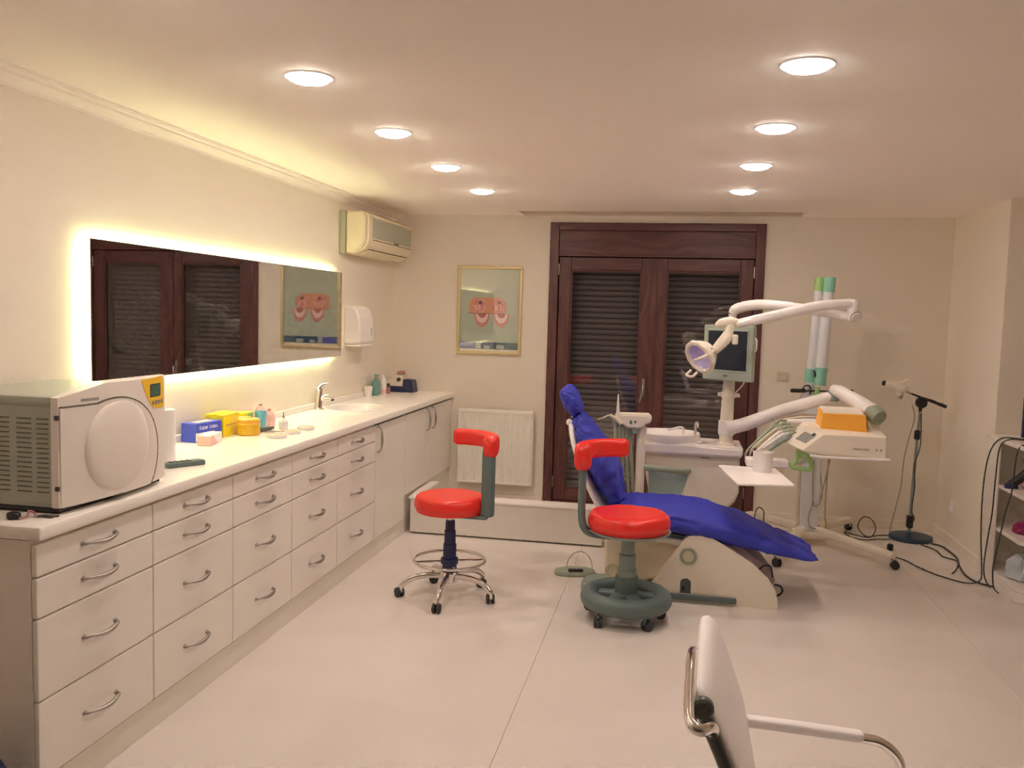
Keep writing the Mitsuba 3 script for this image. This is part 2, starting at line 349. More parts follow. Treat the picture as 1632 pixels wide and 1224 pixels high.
put('grille_edge', [rbox((XL + adx - .003, ay0 + .05, az1 - .038), (XL + adx + .009, ay1 - .005, az1 - .018), .004)], 'm_ac', parent=k)
put('flap', prism([(XL + .115, az0 - .001), (XL + adx - .024, az0 + .026), (XL + adx - .020, az0 + .024), (XL + .119, az0 - .006)], ay0 + .12, ay1 - .05, 'y'), 'm_ac', parent=k, smooth=False)
put('seam', [box((XL + adx - .001, ay0 + .12, az0 + .096), (XL + adx + .0012, ay1 - .02, az0 + .101)), prism([(XL + adx - .030, az0 + .0275), (XL + adx - .0255, az0 + .032), (XL + adx - .0265, az0 + .035), (XL + adx - .031, az0 + .031)], ay0 + .1, ay1 - .03, 'y')], 'm_slot', parent=k, smooth=False)
put('badge', rbox((XL + adx, -.60, az0 + .104), (XL + adx + .003, -.50, az0 + .122), .001), 'm_dark', parent=k)
# paper towel dispenser
k = thing('paper_dispenser', 'white paper towel dispenser on the wall right of the mirror', 'dispenser')
dp = [(XL, 1.575), (XL + .055, 1.582), (XL + .090, 1.560), (XL + .112, 1.50), (XL + .120, 1.40), (XL + .118, 1.335), (XL + .100, 1.318), (XL, 1.318)]
put('cover', prism(Polygon(dp).buffer(.004), -1.080, -.800, 'y', .012), 'm_white_gloss', parent=k, smooth=40)
put('tray', rbox((XL, -1.07, 1.296), (XL + .125, -.80, 1.312), .006), 'm_white', parent=k)
put('window_slot', rbox((XL + .1215, -.86, 1.375), (XL + .125, -.848, 1.425), .002), 'm_grey_light', parent=k)
# framed print on the back wall
PX0, PX1, PZ0, PZ1 = .645, 1.186, 1.222, 1.945
k = thing('framed_picture', 'framed print with two pairs of laughing mouths over a blue strip, gold frame', 'picture')
fr = .026
for n_, (x0, z0, x1, z1) in enumerate(((PX0, PZ0, PX1, PZ0 + fr), (PX0, PZ1 - fr, PX1, PZ1), (PX0, PZ0 + fr, PX0 + fr, PZ1 - fr), (PX1 - fr, PZ0 + fr, PX1, PZ1 - fr))):
    put('frame', [rbox((x0, -.026, z0), (x1, 0, z1), .006)], 'm_gold', parent=k)
def print_tex(p, n, uv):
    u, v = (p.x - PX0 - fr) / (PX1 - PX0 - 2 * fr), (p.z - PZ0 - fr) / (PZ1 - PZ0 - 2 * fr)
    a, b = u * .489, v * .671          # metres
    col = mikit.mix((.46, .54, .45), (.56, .60, .49), v) 
    col = dr.select(v < .028, mi.Color3f(.78, .72, .60), col)
    band = (v > .028) & (v < .112)
    col = dr.select(band, dr.select(u < .27, mi.Color3f(.11, .13, .42), dr.select(u < .80, mi.Color3f(.035, .085, .17), mi.Color3f(.10, .17, .20))), col)
    def ell(cu, cv, ru, rv): return dr.square((u - cu) / ru) + dr.square((v - cv) / rv) < 1
    # small tools standing on the strip
    for cx, w, h in ((.30, .022, .085), (.345, .020, .09), (.47, .05, .035), (.70, .07, .045)):
        col = dr.select((dr.abs(u - cx) < w) & (v > .035) & (v < .035 + h), mi.Color3f(.42, .46, .46), col)
    nz = mikit.noise(u * 42, v * 52, 3.0)
    # upper pink-orange block with rounded faces
    up = (v > .462) & (v < .655) & (u > .16 - .05 * (.655 - v)) & (u < .80)
    edge = mikit.smoothstep(.80, .62, u)
    col = dr.select(up & ell(.46, .50, .36, .20), mikit.mix(col, (.72, .36, .22), .35 + .6 * edge), col)
    for cx in (.33, .66):
        col = dr.select(ell(cx, .555, .125, .085) & (v > .462), mikit.mix((.62, .22, .18), (.82, .52, .46), nz), col)
        col = dr.select(ell(cx - .02, .535, .075, .030), mikit.mix((.60, .14, .12), (.85, .68, .62), mikit.noise(u * 60, 2.0, 5.0)), col)
        col = dr.select(ell(cx + .01, .595, .035, .02), mi.Color3f(.25, .10, .10), col)
        # lower smiling dental arches
        low = (v < .462) & ell(cx + .045, .462, .135, .165)
        col = dr.select(low, mikit.mix((.56, .24, .22), (.66, .34, .30), nz), col)
        inner = (v < .462) & ell(cx + .045, .462, .105, .115)
        col = dr.select(inner, mi.Color3f(.86, .66, .62), col)
        col = dr.select((v < .462) & ell(cx + .045, .475, .075, .068), mi.Color3f(.50, .20, .20), col)
    col = dr.select((v > .458) & (v < .464) & (u > .13) & (u < .76), mi.Color3f(.22, .12, .10), col)
    return col
mat('m_print', None, .6, tex=mikit.proc(print_tex))
put('print', box((PX0 + fr - .004, -.010, PZ0 + fr - .004), (PX1 - fr + .004, -.004, PZ1 - fr + .004)), 'm_print', parent=k, smooth=False)
put('pane', box((PX0 + fr - .002, -.0150, PZ0 + fr - .002), (PX1 - fr + .002, -.0146, PZ1 - fr + .002)), 'm_glass', parent=k, smooth=False)
# radiator
k = thing('radiator', 'white ribbed panel radiator on the wall left of the balcony door', 'radiator')
ra, rb2, rz0, rz1 = .70, 1.318, .168, .775
put('back_panel', rbox((ra, -.052, rz0 + .01), (rb2, -.040, rz1 - .02), .003), 'm_radiator_gap', parent=k)
n_r = 19; stp = (rb2 - ra - .02) / n_r; pts = [(ra + .008, -.100)]
for i in range(n_r):
    x = ra + .01 + i * stp; pts += [(x + stp * .12, -.100), (x + stp * .24, -.110), (x + stp * .76, -.110), (x + stp * .88, -.100)]
pts += [(rb2 - .008, -.100), (rb2 - .008, -.090), (ra + .008, -.090)]
put('front_panel', prism(pts, rz0 + .014, rz1 - .014, 'z'), 'm_radiator', parent=k, smooth=20)
put('rim', [rbox((ra, -.112, rz0), (rb2, -.092, rz0 + .020), .004), rbox((ra, -.112, rz1 - .028), (rb2, -.092, rz1 - .006), .004)], 'm_radiator', parent=k)
put('side_panel', rbox((ra - .002, -.114, rz0), (ra + .008, -.040, rz1), .003), 'm_radiator', parent=k)
put('side_panel', rbox((rb2 - .008, -.114, rz0), (rb2 + .002, -.040, rz1), .003), 'm_radiator', parent=k)
put('top_grille', [rbox((ra + .01, -.106 + i * .011, rz1 - .010), (rb2 - .01, -.100 + i * .011, rz1), .001) for i in range(6)] + [rbox((ra + .02 + i * .095, -.106, rz1 - .012), (ra + .026 + i * .095, -.044, rz1 - .003), .001) for i in range(7)], 'm_radiator', parent=k)
put('bracket', [rbox((ra + .10, -.046, rz0 + .1), (ra + .13, 0, rz1 - .1), .003), rbox((rb2 - .13, -.046, rz0 + .1), (rb2 - .10, 0, rz1 - .1), .003)], 'm_radiator_gap', parent=k)
# switches and sockets
def plate(label, c, wall):
    k = thing('wall_socket' if 'socket' in label else 'light_switch', label, 'socket' if 'socket' in label else 'switch')
    x, y, z = c
    if wall == 'back':
        put('plate', rbox((x - .043, -.012, z - .036), (x + .043, 0, z + .036), .004), 'm_beige', parent=k)
        put('rocker', rbox((x - .030, -.016, z - .026), (x + .030, -.012, z + .026), .003), 'm_beige', parent=k)
    else:
        put('plate', rbox((XR - .012, y - .042, z - .042), (XR, y + .042, z + .042), .004), 'm_white', parent=k)
        put('rocker', lathe([(.0, .0), (.030, 0), (.032, .006), (.026, .014), (.0, .014)], (XR - .012, y, z), 24, axis=(-1, 0, 0)), 'm_white', parent=k)
plate('square beige switch on the back wall right of the balcony door', (3.250, 0, 1.135), 'back')
plate('small socket low on the back wall behind the white tray', (3.248, 0, .422), 'back')
plate('white socket low on the projecting wall left of the shelf unit', (XR, -.385, .255), 'right')

# ================================================================== CABINETS AND WORKTOP
FX = .612                                             # front plane of the drawers
yb = [-4.795, -4.213, -3.637, -3.060, -2.475, -1.862]
zb = [.115, .362, .616, .742, .842]
def bow_handle(L=.16):                                # along +x, standing out along -y
    P = [(-L / 2, 0, 0), (-L / 2 + .002, -.012, 0), (-L / 2 + .014, -.022, .002), (-L * .2, -.030, -.003), (0, -.032, -.005), (L * .2, -.030, -.003), (L / 2 - .014, -.022, .002), (L / 2 - .002, -.012, 0), (L / 2, 0, 0)]
    b = tube(P, [.0055, .005, .0045, .0065, .0085, .0085, .0065, .0045, .005, .0055], 10, smooth_n=4)
    return join([b, lathe([(0, 0), (.0095, 0), (.008, .005), (0, .005)], (-L / 2, 0, 0), 14, axis=(0, -1, 0)), lathe([(0, 0), (.0095, 0), (.008, .005), (0, .005)], (L / 2, 0, 0), 14, axis=(0, -1, 0))])
HM = mikit.ply(bow_handle(), 'm_steel', smooth=40)
def put_handle(parent, y, z, vertical=False):
    t = T().translate([FX, y, z]).rotate([0, 0, 1], 90)
    if vertical: t = t.rotate([0, 1, 0], 90)
    scene[numbered(parent + '__handle')] = {**HM, 'to_world': t}
which = ['nearest the viewer, under the grey sterilizer', 'second from the near end', 'third from the near end', 'fourth from the near end', 'farthest of the drawer units, beside the tall doors']
for i, w in enumerate(which):
    a, b = yb[i], yb[i + 1]
    k = thing('drawer_unit', f'white four-drawer base unit, {w}', 'cabinet', 'white drawer units under the worktop')
    put('carcass', [box((XL + .012, a, .108), (FX - .020, b - .0008, .855))], 'm_cab', parent=k, smooth=False)
    for j in range(4):
        dk = numbered(k + '__drawer')
        scene[dk] = mikit.ply(rbox((FX - .0195, a + (.002 if i else .001), zb[j] + .002), (FX, b - .002, zb[j + 1] - .002), .006), 'm_cab', smooth=35)
        hz = (zb[j] + zb[j + 1]) / 2 + (.004 if j > 1 else .003)
        put_handle(dk, -4.513 + i * .580, hz)
yd = [-1.862, -1.245, -.655, -.006]
for i, (nm, nd) in enumerate((('narrow white cupboard with one tall door beside the last drawers', 1), ('white two-door cupboard under the sink end, against the back wall', 2))):
    k = thing('cupboard', nm, 'cabinet')
    a, b = (yd[0], yd[1]) if i == 0 else (yd[1], yd[3])
    zlow = .115 if i == 0 else .272
    cz = [XL + .012, FX - .020, a, b - .0008, zlow - .007, .855]
    put('carcass', [box((cz[0], cz[2], cz[4]), (cz[1], cz[2] + .018, cz[5])), box((cz[0], cz[3] - .018, cz[4]), (cz[1], cz[3], cz[5])),
        box((cz[0], cz[2] + .018, cz[4]), (cz[1], cz[3] - .018, cz[4] + .018)), box((cz[0], cz[2] + .018, cz[4] + .018), (cz[0] + .006, cz[3] - .018, cz[5]))], 'm_cab', parent=k, smooth=False)
    for j in range(nd):
        q0, q1 = (a, b) if nd == 1 else (yd[1 + j], yd[2 + j])
        dk = numbered(k + '__door')
        dm = [rbox((FX - .0195, q0 + .002, zlow), (FX, q1 - .002, .840), .006)]
        scene[dk] = mikit.ply(join(dm), 'm_cab', smooth=35)
        hy = (-1.826, -.740, -.590)[i + j]
        put_handle(dk, hy, .752, True)
solo('plinth', [rbox((XL + .05, -4.78, 0), (FX - .014, -1.25, .107), .003), rbox((XL + .05, -1.242, 0), (FX - .016, -.004, .264), .003)], 'm_plinth', 'recessed off-white plinth under the cabinets', 'plinth')

# worktop with an oval sink
wt = rbox((XL + .001, -4.806, .856), (.634, -.001, .900), .011)
SX, SY, SRX, SRY = .325, -1.475, .180, .255
hole = m3.Manifold(m3.Mesh(*[np.asarray(a_, t_) for a_, t_ in ((lathe([(.001, .80), (1, .80), (1, 1.0), (.001, 1.0)], sides=56).vertices * [SRX, SRY, 1] + [SX, SY, 0], np.float32), (lathe([(.001, .80), (1, .80), (1, 1.0), (.001, 1.0)], sides=56).faces, np.uint32))]))
wt = tm(man(wt) - hole)
k = thing('worktop', 'long white worktop on the drawer units along the mirror wall', 'worktop')
put('slab', wt, 'm_worktop', parent=k, smooth=40)
put('upstand', rbox((XL + .0005, -4.80, .9003), (XL + .019, -.002, .936), .005), 'm_worktop', parent=k)
k = thing('sink', 'shallow oval white washbasin set in the worktop', 'sink')
rings = []
for s, z in ((1.055, .9004), (1.045, .906), (1.0, .909), (.97, .905), (.955, .893), (.93, .865), (.87, .830), (.74, .800), (.50, .785), (.16, .781)):
    a_ = np.arange(56) * 2 * np.pi / 56; rings.append(np.stack([SX + SRX * s * np.cos(a_), SY + SRY * s * np.sin(a_), np.full(56, z)], 1))
for s, z in ((.16, .776), (.52, .780), (.77, .795), (.90, .826), (.965, .862), (.985, .898), (1.055, .9004)):
    rings.append(np.stack([SX + SRX * s * np.cos(a_), SY + SRY * s * np.sin(a_), np.full(56, z)], 1))
put('basin', loft(rings, cap=False), 'm_white_gloss', parent=k, smooth=50)
put('drain', lathe([(0, 0), (.022, 0), (.024, .003), (.016, .004), (0, .002)], (SX, SY, .7815), 20), 'm_chrome', parent=k)
k = thing('tap', 'chrome single-lever mixer tap at the sink', 'tap')
tx, ty = .138, -1.640
put('body', lathe([(0, 0), (.031, 0), (.031, .006), (.025, .012), (.022, .06), (.0225, .115), (.024, .128), (.018, .138), (0, .140)], (tx, ty, .9005), 28), 'm_chrome', parent=k)
put('spout', tube([(tx + .008, ty + .002, .965), (tx + .035, ty + .010, .982), (tx + .062, ty + .018, .982), (tx + .080, ty + .024, .972)], [.018, .0165, .015, .0135], 16, smooth_n=5), 'm_chrome', parent=k)
put('lever', tube([(tx, ty, 1.038), (tx + .01, ty + .004, 1.052), (tx + .035, ty + .012, 1.066), (tx + .055, ty + .018, 1.070)], [.020, .016, .009, .007], 12, smooth_n=4), 'm_chrome', parent=k)
put('aerator', cyl((tx + .082, ty + .025, .969), (tx + .085, ty + .026, .957), .011, sides=16), 'm_dark', parent=k)

# ------------------------------------------------------------------ sterilizer on the near end of the worktop
k = thing('sterilizer', 'large grey-white tabletop sterilizer with round bulging door on the near worktop end', 'sterilizer')
A0, A1, AZ0, AZ1, AB, AF = -4.660, -4.095, .918, 1.268, .135, .560
put('body', prism(rrect(A0 + .003, AZ0, A1 - .006, AZ1 - .004, .018), AB, AF, 'x'), 'm_auto_body', parent=k, smooth=40)
put('top_cover', rbox((AB - .002, A0, AZ1 - .040), (AF + .005, A1 - .004, AZ1), .014), 'm_auto_body', parent=k)
slots = []
for x0 in (.225, .305, .385, .463, .528):
    w_ = .026 if x0 < .5 else .021
    for i in range(16): slots.append(rbox((x0 - w_, A0 + .0012, 1.195 - i * .0152), (x0 + w_, A0 + .0045, 1.1995 - i * .0152), .0012))
for s_ in slots: put('vent_slot', s_, 'm_slot', parent=k, smooth=False)
# front bezel, curved in plan
def bez_x(y):
    t = (y - (A0 + A1) / 2) / ((A1 - A0) / 2); return AF + .024 + .030 * (1 - t * t)
ys = np.linspace(A0, A1, 21)
def slab(y_lo, y_hi, zlo, zhi, back, off, n=20, shrink=.004):
    yy = np.linspace(y_lo, y_hi, n); outer = [(bez_x(y) + off, y) for y in yy]
    P = Polygon([(back, y_lo)] + outer + [(back, y_hi)])
    return prism(P, zlo, zhi, 'z', shrink)
bez = man(slab(A0, A1, AZ0 + .002, AZ1 + .034, AF - .001, 0)) 
cut = man(prism([(-5, 1.262), (A0 - .01, 1.262), (A0 + .22, 1.305), (A1 - .06, 1.316), (A1 + .01, 1.306), (A1 + .2, 1.306), (A1 + .2, 1.5), (-5, 1.5)], 0, 1, 'x'))
bez = bez - cut
DCY, DCZ = -4.420, 1.085
# door seam: a shallow groove following the door's outline
door_out = [(A0 + .006, 1.232)] + [(DCY + .255 * math.cos(t), 1.045 + .200 * math.sin(t)) for t in np.linspace(math.radians(110), math.radians(-50), 26)] + [(-4.40, .9212), (A0 + .006, .9212)]
dpoly = Polygon(door_out).buffer(0)
groove = man(prism(dpoly.buffer(.0045).difference(dpoly), .3, .8, 'x'))
inner_keep = man(slab(A0 - .1, A1 + .1, .8, 1.4, AF - .01, -.008))
put('front_bezel', tm(bez - (groove - inner_keep)), 'm_auto_front', parent=k, smooth=30)
dk = numbered(k + '__door')
door = man(slab(A0 + .004, A1, AZ0, AZ1 + .03, AF + .002, .0035)) ^ man(prism(dpoly, .3, .8, 'x'))
scene[dk] = mikit.ply(tm(door), 'm_auto_front', smooth=30)
bul = lathe([(0.001, -.045), (.160, -.045), (.166, -.010), (.160, -.001), (.142, .006), (.10, .0115), (.05, .0135), (.001, .014)], (bez_x(DCY) + .001, DCY + .020, 1.085), 56, axis=(1, 0, 0))
put('bulge', bul, 'm_auto_front', parent=dk, smooth=50)
for hz in (1.195, .975): put('hinge', rbox((AF + .012, A0 - .003, hz), (AF + .026, A0 + .004, hz + .015), .002), 'm_dark', parent=dk)
# yellow control panel (follows the bezel's curve) with display and keys
pp = Polygon([(-4.275, 1.294), (-4.125, 1.300), (-4.112, 1.285), (-4.104, 1.190), (-4.112, 1.184), (-4.190, 1.188), (-4.215, 1.205), (-4.245, 1.240), (-4.268, 1.278)])
def on_bezel(poly, off):
    return tm((man(slab(A0 + .002, A1 + .0, AZ0, AZ1 + .045, AF + .004, off, 30, .0005))) ^ man(prism(poly, .3, .8, 'x')))
cp_ = numbered(k + '__control_panel'); scene[cp_] = mikit.ply(on_bezel(pp, .0022), 'm_yellow', smooth=30)
put('display_rim', on_bezel(rrect(-4.219, 1.228, -4.138, 1.275, .003), .0030), 'm_dark', parent=cp_)
put('display', on_bezel(rrect(-4.213, 1.233, -4.144, 1.270, .002), .0036), 'm_lcd', parent=cp_)
for i in range(4): put('key', on_bezel(rrect(-4.204 + i * .023, 1.200, -4.188 + i * .023, 1.215, .003), .0034), 'm_print_text', parent=cp_)
put('door_seam', on_bezel(dpoly.buffer(.0035).difference(dpoly.buffer(-.0005)).difference(sbox(-5, .8, -4.43, 1.0)).difference(sbox(-5, .8, A0 + .012, 1.26)), .0046), 'm_slot', parent=k)
put('name_plate', on_bezel(rrect(-4.575, 1.246, -4.500, 1.255, .001), .0012), 'm_grey_panel', parent=k)
put('foot', [cyl((x, y, .9003), (x, y, .9185), .014, sides=16) for x in (.18, .52) for y in (A0 + .05, A1 - .05)], 'm_black', parent=k)
put('base_gap', rbox((AB + .01, A0 + .012, .906), (AF + .015, A1 - .02, .919), .002), 'm_black', parent=k)

# ------------------------------------------------------------------ small things on the worktop
Z = .9003
def remote(label, c, ang, L, w, group=None):
    k = thing('remote_control', label, 'remote control')
    at = (c[0], c[1], Z)
    put('case', move(rbox((-L / 2, -w / 2, 0), (L / 2, w / 2, .020), .006), at, ang), 'm_grey' if L > .14 else 'm_dark', parent=k)
    b = [rbox((-L * .38 + i * L * .15, -w * .3 + j * w * .24, .0198), (-L * .30 + i * L * .15, -w * .14 + j * w * .24, .0222), .001) for i in range(4) for j in range(3)]
    put('keys', move(join(b), at, ang), 'm_black', parent=k)
    put('display', move(rbox((L * .26, -w * .32, .0198), (L * .44, w * .32, .0212), .001), at, ang), 'm_lcd', parent=k)
remote('grey-green remote control lying on the worktop beside the sterilizer', (.468, -3.775), 58, .165, .05)
k = thing('paper_roll', 'white paper roll standing just beyond the sterilizer on the worktop', 'paper roll')
put('roll', lathe([(.018, 0), (.052, 0), (.055, .003), (.055, .217), (.052, .220), (.018, .220), (.018, 0)], (.318, -3.700, Z), 36), 'm_white', parent=k)
put('core', lathe([(.0165, .001), (.0178, .001), (.0178, .221), (.0165, .221), (.0165, .001)], (.318, -3.700, Z), 24), 'm_beige', parent=k)
# boxes, jar, cup and packs
k = thing('glove_box', 'blue and white printed glove box leaning by the wall in front of the yellow carton', 'box')
ang = -8
def gb(mesh): return move(mesh, (.160, -3.115, Z), ang)
put('carton', gb(rbox((-.042, -.098, 0), (.042, .098, .092), .003)), 'm_blue_box', parent=k)
put('white_print', [gb(prism([(-.097, .003), (.0, .003), (.045, .046), (-.097, .046)], .0420, .0426, 'x'))], 'm_white', parent=k, smooth=False)
put('lettering', gb(text('Super  Latex', .017, (.0427, 0, .061), (0, 1, 0), (0, 0, 1), .0004, True)), 'm_light_text', parent=k, smooth=False)
put('opening', gb(rbox((-.022, -.06, .0924), (.022, .06, .0932), .0003)), 'm_pink', parent=k)
k = thing('small_box', 'low white box with a pink end in front of the blue glove box', 'box')
put('box', move(rbox((-.032, -.085, 0), (.032, .085, .048), .003), (.252, -3.200, Z), 12), 'm_white', parent=k)
put('pink_print', [move(prism([(-.084, .002), (.02, .002), (-.045, .046), (-.084, .046)], .0318, .0326, 'x'), (.252, -3.200, Z), 12), move(rbox((-.030, -.0858, .002), (.030, -.0848, .046), .0002), (.252, -3.200, Z), 12)], 'm_pink', parent=k, smooth=False)
k = thing('carton', 'bright yellow carton standing behind the blue glove box', 'box')
yc = (.160, -2.918, Z)
put('box', move(rbox((-.048, -.090, 0), (.048, .090, .112), .003), yc, 4), 'm_yellow_bright', parent=k)
put('flap', move(rbox((-.047, -.089, .1125), (.02, .089, .115), .001), yc, 4), 'm_yellow_bright', parent=k)
put('label', move(rbox((.0478, -.06, .055), (.0486, .06, .060), .0003), yc, 4), 'm_rose', parent=k)
k = thing('jar', 'squat amber jar with a pale lid in front of the yellow cartons', 'jar')
jx, jy = .280, -2.868
put('glass', lathe([(0, 0), (.050, 0), (.057, .006), (.058, .058), (.052, .066), (0, .066)], (jx, jy, Z), 40), 'm_amber', parent=k)
put('lid', lathe([(0, .0662), (.054, .0662), (.056, .069), (.056, .080), (.048, .086), (.018, .088), (.013, .095), (0, .096)], (jx, jy, Z), 40), 'm_orange', parent=k, label='pale orange lid with a knob')
put('lettering', [rbox((-.001, -.0006, 0), (.001, .0006, .016), .0002).apply_translation([jx + .0585 * math.cos(t), jy + .0585 * math.sin(t), Z + .026]) for t in np.radians([12, 15, 18, 22, 25])], 'm_print_text', parent=k, smooth=False)
k = thing('carton', 'small yellow-green carton behind the amber jar, beside the blue tumbler', 'box')
put('box', move(rbox((-.036, -.060, 0), (.036, .060, .092), .003), (.150, -2.690, Z), 4), 'm_yellow_bright', parent=k)
put('side_print', move(rbox((.0358, -.01, .008), (.0366, .058, .086), .0002), (.150, -2.690, Z), 4), 'm_lime', parent=k)
k = thing('carton', 'slim dark red carton between the yellow carton and the amber jar', 'box')
put('box', move(rbox((-.016, -.016, 0), (.016, .016, .066), .002), (.196, -2.795, Z), 10), 'm_rose', parent=k)
put('cap', move(rbox((-.0165, -.0165, .0662), (.0165, .0165, .082), .002), (.196, -2.795, Z), 10), 'm_beige', parent=k)
k = thing('tumbler', 'light blue plastic tumbler between the small yellow carton and the pink packs', 'cup')
put('cup', lathe([(0, 0), (.025, 0), (.033, .096), (.0305, .096), (.023, .004), (0, .004)], (.226, -2.630, Z), 32), 'm_cyan', parent=k)
def pack(label, c, ang, h):
    k = thing('pink_pack', label, 'package')
    put('bag', move(loft([super_ring((0, 0, z), (1, 0, 0), (0, 1, 0), a, b, 3, 24) for z, a, b in ((0, .024, .040), (.004, .030, .046), (h * .5, .030, .048), (h * .8, .022, .045), (h, .006, .042), (h + .006, .002, .040))]), (c[0], c[1], Z), ang), 'm_pink', parent=k, smooth=50)
    put('clip', move(rbox((-.006, -.018, h - .004), (.006, .018, h + .012), .003), (c[0], c[1], Z), ang), 'm_rose', parent=k)
pack('pink paper pack right of the blue tumbler on the worktop', (.222, -2.525), 10, .085)
pack('pink paper pack farthest back beside the wall, next to the blue tumbler', (.146, -2.480), 5, .105)
solo('marker_pen', [move(tube([(-.07, 0, .011), (-.068, 0, .011), (.04, 0, .011), (.045, 0, .011), (.072, 0, .011)], [.008, .0105, .0105, .0095, .007], 14), (.300, -2.715, Z), 84), move(rbox((-.06, -.003, .019), (-.02, .003, .0235), .001), (.300, -2.715, Z), 84)], 'm_dark', 'black marker pen lying right of the amber jar', 'pen')
k = thing('dropper_bottle', 'small clear-white bottle with a pointed nozzle behind the plaster dishes', 'bottle')
put('bottle', lathe([(0, 0), (.022, 0), (.025, .004), (.025, .042), (.016, .054), (.009, .058), (.009, .064), (0, .064)], (.352, -2.615, Z), 28), 'm_white_gloss', parent=k)
put('nozzle', lathe([(0, .064), (.008, .064), (.005, .074), (.0025, .094), (0, .095)], (.352, -2.615, Z), 16), 'm_grey_light', parent=k)
for i, (lb, c, r, cover) in enumerate((('flat round plaster dish nearest the worktop edge, first of three', (.452, -2.900), .052, True), ('flat round plaster dish in the middle of the three on the worktop', (.468, -2.745), .042, False), ('pale round plaster dish farthest from the viewer of the three on the worktop', (.466, -2.577), .047, False))):
    k = thing('plaster_dish', lb, 'dish', None)
    put('dish', lathe([(0, 0), (r - .004, 0), (r, .003), (r + .001, .016), (r - .002, .016), (r - .004, .005), (0, .005)], (c[0], c[1], Z), 36), 'm_white', parent=k)
    put('filling', lathe([(0, .0052), (r - .005, .0052), (r - .005, .012), (r * .6, .015 + .004 * (i == 1)), (0, .016 + .004 * (i == 1))], (c[0], c[1], Z), 30), 'm_plaster', parent=k)
solo('spatula', [move(tube([(-.07, 0, .006), (-.01, 0, .006), (.02, 0, .005)], [.005, .005, .0025], 10), (.372, -2.745, Z), 65), move(rbox((.02, -.009, .003), (.07, .009, .006), .0012), (.372, -2.745, Z), 65)], 'm_chrome', 'small metal spatula lying between the marker and the plaster dishes', 'spatula')
# far end of the worktop
solo('tumbler', lathe([(0, 0), (.026, 0), (.034, .080), (.0315, .080), (.0245, .003), (0, .003)], (.135, -.700, Z), 30), 'm_white', 'small white cup on the far worktop end by the corner', 'cup')
k = thing('soap_bottle', 'dark teal pump bottle beside the white cup on the far worktop end', 'bottle')
put('bottle', lathe([(0, 0), (.024, 0), (.028, .006), (.028, .10), (.020, .118), (.010, .122), (.010, .132), (0, .132)], (.150, -.590, Z), 28), 'm_teal', parent=k)
put('pump', [cyl((.150, -.590, Z + .130), (.150, -.590, Z + .158), .004, sides=10), rbox((.142, -.598, Z + .155), (.185, -.582, Z + .165), .003)], 'm_teal', parent=k)
k = thing('soap_bottle', 'white bottle with a red base band beside the teal pump bottle', 'bottle')
put('bottle', lathe([(0, 0), (.025, 0), (.027, .004), (.027, .115), (.018, .132), (.012, .135), (.012, .152), (0, .153)], (.175, -.480, Z), 28), 'm_white', parent=k)
put('band', lathe([(.0268, .012), (.0276, .013), (.0276, .044), (.0268, .045), (.0268, .012)], (.175, -.480, Z), 28), 'm_pink', parent=k)
k = thing('bottle', 'green-grey bottle standing against the wall behind the white cup', 'bottle')
put('bottle', lathe([(0, 0), (.028, 0), (.031, .006), (.031, .085), (.016, .118), (.012, .125), (.012, .145), (0, .146)], (.142, -.520, Z), 28), 'm_grey_green', parent=k)
k = thing('red_vial', 'small red vial between the white bottle and the tabletop machine', 'vial')
put('vial', lathe([(0, 0), (.017, 0), (.017, .045), (.012, .055), (0, .055)], (.190, -.395, Z), 20), 'm_rose', parent=k)
put('cap', lathe([(0, .0552), (.013, .0552), (.013, .082), (0, .083)], (.190, -.395, Z), 20), 'm_dark', parent=k)
k = thing('model_trimmer', 'cream tabletop machine with a dark navy base and motor in the far worktop corner', 'machine')
put('base', rbox((.112, -.245, Z), (.275, -.085, Z + .046), .010), 'm_navy', parent=k)
put('housing', prism(Polygon([(.116, Z + .0465), (.250, Z + .0465), (.250, Z + .135), (.190, Z + .135), (.172, Z + .108), (.116, Z + .092)]).buffer(.003), -.235, -.095, 'y', .008), 'm_cream', parent=k)
put('motor', prism(Polygon([(.254, Z), (.345, Z), (.328, Z + .098), (.262, Z + .104)]), -.235, -.085, 'y', .012), 'm_navy', parent=k)
put('knob', lathe([(0, 0), (.016, 0), (.016, .010), (.012, .014), (0, .014)], (.226, -.239, Z + .105), 24, axis=(0, -1, 0)), 'm_dark', parent=k)
put('top_cap', rbox((.194, -.20, Z + .1385), (.248, -.13, Z + .168), .010), 'm_rose', parent=k)
# bits by the near worktop corner
solo('earphone_case', loft([super_ring((.488, -4.735, Z + z), (1, 0, 0), (0, 1, 0), .022 * s, .016 * s, 2.2, 20) for z, s in ((0, .7), (.004, .95), (.011, 1), (.018, .9), (.022, .5))]), 'm_black', 'small round black case on the near worktop corner', 'case', smooth=60)
solo('ribbon', tube([(.512, -4.742, Z + .004), (.524, -4.722, Z + .010), (.516, -4.705, Z + .020), (.528, -4.694, Z + .012), (.540, -4.708, Z + .005)], .0035, 8, smooth_n=5), 'm_rose', 'pink looped cord beside the black case on the near worktop corner', 'cord')
solo('keys', [tube([(.545 + .010 * math.cos(t), -4.690 + .010 * math.sin(t), Z + .003) for t in np.linspace(0, 6.0, 14)], .002, 6), move(rbox((0, -.006, 0), (.045, .006, .004), .0015), (.552, -4.688, Z), 20), move(rbox((0, -.007, .003), (.04, .007, .0075), .0015), (.553, -4.69, Z), -5)], 'm_dark', 'dark bunch of keys beside the sterilizer foot on the near worktop corner', 'keys')
